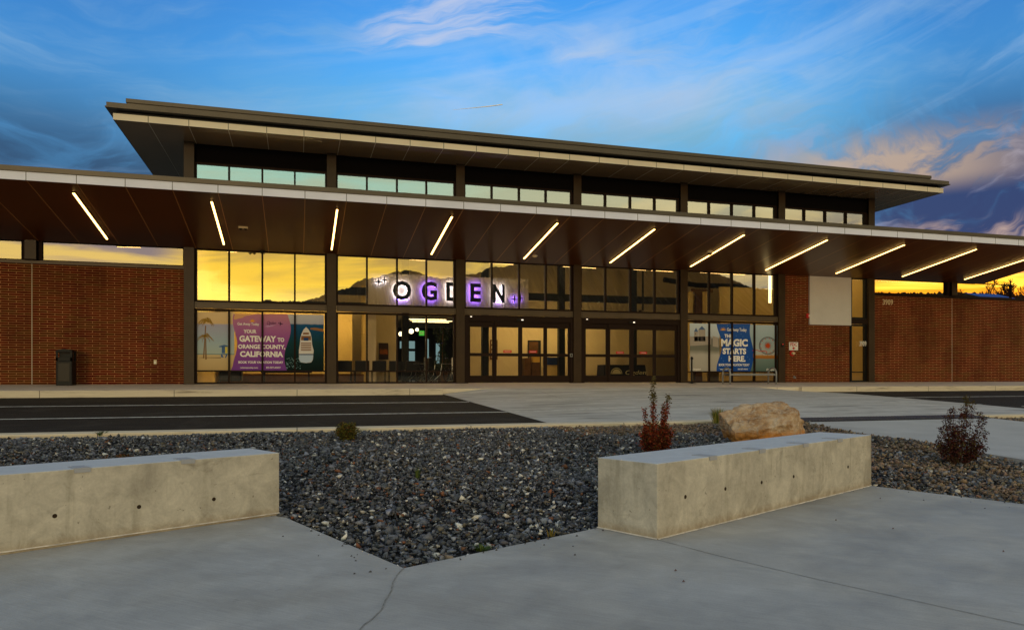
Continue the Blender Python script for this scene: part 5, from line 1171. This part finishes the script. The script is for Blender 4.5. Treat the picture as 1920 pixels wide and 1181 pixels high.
# ------------------------------------------------------------------ plants
def leafy(name, c, label, cat, H, Wd, nst, mats_, spike=None, leaf=.016, per=120, group=None, spread=1.0, lean=.6, fullness=.25):
    t_ = thing(name, label, cat, c, group=group)
    st = MB(); vs, fs, mi = [], [], []
    for k in range(nst):
        a = random.uniform(0, 6.28); rad = Wd/2*spread*math.sqrt(random.random()); h = H*random.uniform(.55, 1)*(1-.35*(rad/(Wd/2+1e-6))**2)
        if spike and k < len(spike): dxs, h, a0 = spike[k]; tip = Vector((c.x+dxs, c.y, c.z+h))
        else: tip = Vector((c.x+rad*math.cos(a), c.y+rad*math.sin(a)*.8, c.z+h))
        b0 = Vector((c.x+(tip.x-c.x)*.15+random.uniform(-.03, .03), c.y+(tip.y-c.y)*.15+random.uniform(-.03, .03), c.z-.03)); mid = (b0+tip)/2+Vector((random.uniform(-.04, .04)+(tip.x-c.x)*.25, random.uniform(-.04, .04), -.02))
        pts = []
        for i in range(9):
            s = i/8; pts.append(b0*(1-s)**2+mid*2*s*(1-s)+tip*s*s)
        st.tube(pts, [.006*(1-s/9)+.0012 for s in range(9)], 4, False)
        L = (tip-b0).length; nl = int(per*L/H*random.uniform(.8, 1.2))
        for j in range(nl):
            s = fullness+(1-fullness)*random.random()**.8; i = min(7, int(s*8)); p0 = pts[i].lerp(pts[i+1], s*8-i)
            p0 = p0+Vector((random.gauss(0, 1), random.gauss(0, 1), random.gauss(0, .7)))*(.018+.03*(1-s))
            q = Euler((random.uniform(-1.2, 1.2), random.uniform(-1.2, 1.2), random.uniform(0, 6.28))).to_matrix(); l = leaf*random.uniform(.6, 1.3); b = len(vs)
            vs += [tuple(p0+q @ Vector(v)) for v in ((0, -l, 0), (l*.55, 0, l*.15), (0, l, 0), (-l*.55, 0, l*.15))]; fs.append((b, b+1, b+2, b+3))
            hi = s*L/H; mi.append(min(len(mats_)-1, 0 if random.random() < .35 else (1 if random.random() < .75 or len(mats_) < 3 else 2)) if hi < 1.42 or len(mats_) < 3 else 2)
    st.build('stems', M['stemm'], t_)
    m = MB(); m.v, m.f, m.mi = vs, fs, mi; m.build('foliage', mats_, t_)
    return t_
M['stemm'] = mat('shrub_stem', (.06,.03,.018), .8)
RED = [mat('deep_red_leaf', (.075,.010,.004), .6), mat('red_leaf', (.26,.040,.010), .6), mat('olive_leaf', (.10,.075,.015), .6)]
DRED = [mat('maroon_leaf', (.022,.005,.005), .6), mat('dull_red_leaf', (.07,.012,.008), .6), RED[2]]
q = G(1229, 852); q.y += .0
leafy('barberry_shrub', Vector((q.x, q.y, q.z-.02)), 'bright red leaved barberry with one tall green tipped shoot behind the right seat wall', 'shrub', .56, .56, 62, RED, spike=[(-.03, 1.12, 0), (-.02, .90, 0), (.20, .86, 0), (.13, .74, 0), (.17, .70, 0), (-.17, .68, 0)], per=190)
q = G(1800, 868)
leafy('barberry_shrub', q, 'dark maroon barberry with open twigs in tan gravel at the far right', 'shrub', .58, .66, 46, DRED, spike=[(.10, .92, 0), (.14, .83, 0), (.22, .85, 0), (-.12, .76, 0), (.02, .74, 0), (.42, .60, 0), (-.26, .66, 0), (.36, .70, 0), (-.34, .5, 0), (.46, .42, 0), (-.18, .72, 0), (-.36, .30, 0)], per=150, leaf=.015, spread=1.1, fullness=.3)
q = G(651, 823)
GRN = [mat('dark_green_leaf', (.030,.036,.008), .7), mat('olive_green_leaf', (.13,.12,.015), .7), mat('rust_leaf', (.14,.055,.012), .7)]
leafy('dwarf_shrub', q, 'small round green and rust dwarf shrub at the back of the gravel', 'shrub', .30, .40, 60, GRN, per=90, leaf=.014, spread=1.0, fullness=.1)
q = G(228, 872); leafy('dwarf_shrub', Vector((q.x, q.y, q.z-.03)), 'low rust brown shrub peeping over the left seat wall', 'shrub', .17, .42, 34, [GRN[0], GRN[2]], per=70, leaf=.014, fullness=.1)
def grass(c, label, H, Wd, n, ml, name='grass_tuft', wdt=.004):
    t_ = thing(name, label, 'grass', c); m = MB()
    for k in range(n):
        a = random.uniform(0, 6.28); r = Wd*.18*random.random(); tx = Wd/2*random.random()**.6; h = H*random.uniform(.6, 1); b = c+Vector((r*math.cos(a), r*math.sin(a), -.01)); tp = c+Vector((tx*math.cos(a), tx*math.sin(a), h)); md = (b+tp)/2+Vector((0, 0, h*.12)); s = Vector((-math.sin(a+.6), math.cos(a+.6), 0))*wdt
        m.cm = random.randrange(len(ml)); m.add([b-s, b+s, md+s*.8, tp, md-s*.8], [(0, 1, 2, 4), (4, 2, 3)])
    m.build('blades', ml, t_); return t_
q = G(1345, 795); grass(q, 'yellow green grass tuft left of the boulder', .36, .40, 320, [mat('straw_blade', (.42,.32,.07), .7), mat('green_blade', (.12,.15,.02), .7)])
WG = [mat('weed_green', (.03,.06,.008), .7), mat('weed_light', (.08,.11,.02), .7)]
q = G(783, 897); grass(q, 'thin green weed in the middle of the dark gravel', .15, .14, 18, WG, 'weed', .006)
q = G(905, 1034); grass(Vector((q.x, q.y+.05, q.z)), 'low green weed at the front edge of the gravel beside the paving', .035, .22, 60, WG, 'weed', .007)
q = G(190, 816); grass(q, 'flat green weed at the kerb behind the left seat wall', .08, .24, 40, WG, 'weed', .010)
q = G(1033, 1004); grass(q, 'yellowing weed at the gravel edge left of the right seat wall', .07, .16, 14, [WG[1], mat('weed_yellow', (.25,.16,.03), .7)], 'weed', .005)
# stray fallen leaves on the paving
lm = mat('dry_leaf', (.10,.035,.015), .8)
lv = ['near the wall end', 'beside the long joint', 'in the middle of the right paving', 'toward the right edge', 'below the right wall', 'under the long joint']
for i, (a, b) in enumerate([(1267,1071),(1282,1092),(1675,992),(1882,1035),(1651,935),(1568,976)]):
    q = G(a, b); m = MB(); s = .012; m.add([(q.x-s, q.y, .004), (q.x, q.y-s*.6, .008), (q.x+s*1.1, q.y+.002, .004), (q.x+.002, q.y+s*.6, .014)], [(0, 1, 3), (1, 2, 3)]); tag(m.build('fallen_leaf', lm), 'tiny dry brown leaf on the paving %s' % lv[i], 'leaf', 'fallen leaves')

# ------------------------------------------------------------------ bare trees beyond the right wing, and a shed
BARK = mat('dark_bark', (.05,.014,.005), .9)
def bare_tree(x, y, H, label, seed):
    rd = random.Random(seed); t_ = thing('bare_tree', label, 'tree', (x, y, .6), group='bare trees behind the right wing'); tr = MB(); br = MB(); cnt = [0]
    def grow(p, d, L, r, lev):
        if lev > 6 or cnt[0] > 2600: return
        cnt[0] += 1; pts = [p]; q = p.copy(); dd = d.copy()
        for i in range(4):
            dd = (dd+Vector((rd.gauss(0, .12), rd.gauss(0, .12), rd.gauss(.02, .08)))).normalized(); q = q+dd*L/4; pts.append(q)
        (tr if lev == 0 else br).tube(pts, [r*(1-.12*i) for i in range(5)], 5 if lev < 3 else 3, False)
        for k in range(rd.choice([3, 4]) if lev else 6):
            i = rd.choice([2, 3, 4, 4]) if lev else rd.choice([2, 3, 3, 4, 4]); a = rd.uniform(0, 6.28); sp = rd.uniform(.35, .8)
            nd = (dd+Vector((math.cos(a)*sp, math.sin(a)*sp, rd.uniform(-.05, .25)))).normalized(); grow(pts[i], nd, L*rd.uniform(.55, .78), max(.045, r*(1-.12*i)*.66), lev+1)
    grow(Vector((x, y, .4)), Vector((0, 0, 1)), H*.34, H*.030, 0)
    tr.build('trunk', BARK, t_); br.build('crown', BARK, t_)
for i, (a, Yt, top, lb) in enumerate([(1748, 95, 527, 'slim bare tree left of the column in the right window band'), (1772, 90, 526, 'bare tree just left of the column in the right window band'), (1722, 110, 531, 'low bare tree farthest left in the right window band'), (1857, 85, 519, 'spreading bare tree low beyond the end of the canopy'), (1906, 80, 504, 'tall narrow bare tree at the right edge of the photo'), (1815, 100, 532, 'small bare tree right of the column in the right window band')]):
    q = P(a, top, Yt); bare_tree(q.x, Yt, (q.z-.5)*1.02, lb, 40+i)
q = P(1879, 556, 70); t_ = thing('shed', 'far small building with a blue roof beyond the right wing', 'building', (q.x, 70, .6))
m = MB(); m.box((q.x-2.2, 70, .4), (q.x+2.6, 76, q.z-.3)); m.build('wall', M['darkwall'], t_)
m = MB(); m.prism([(q.x-2.5, 69.8, q.z-.35), (q.x+2.9, 69.8, q.z-.35), (q.x+2.9, 73, q.z+.65), (q.x-2.5, 73, q.z+.65)], (0, .1, .05)); m.build('roof', mat('blue_roof', (.02,.08,.45), .5), t_)
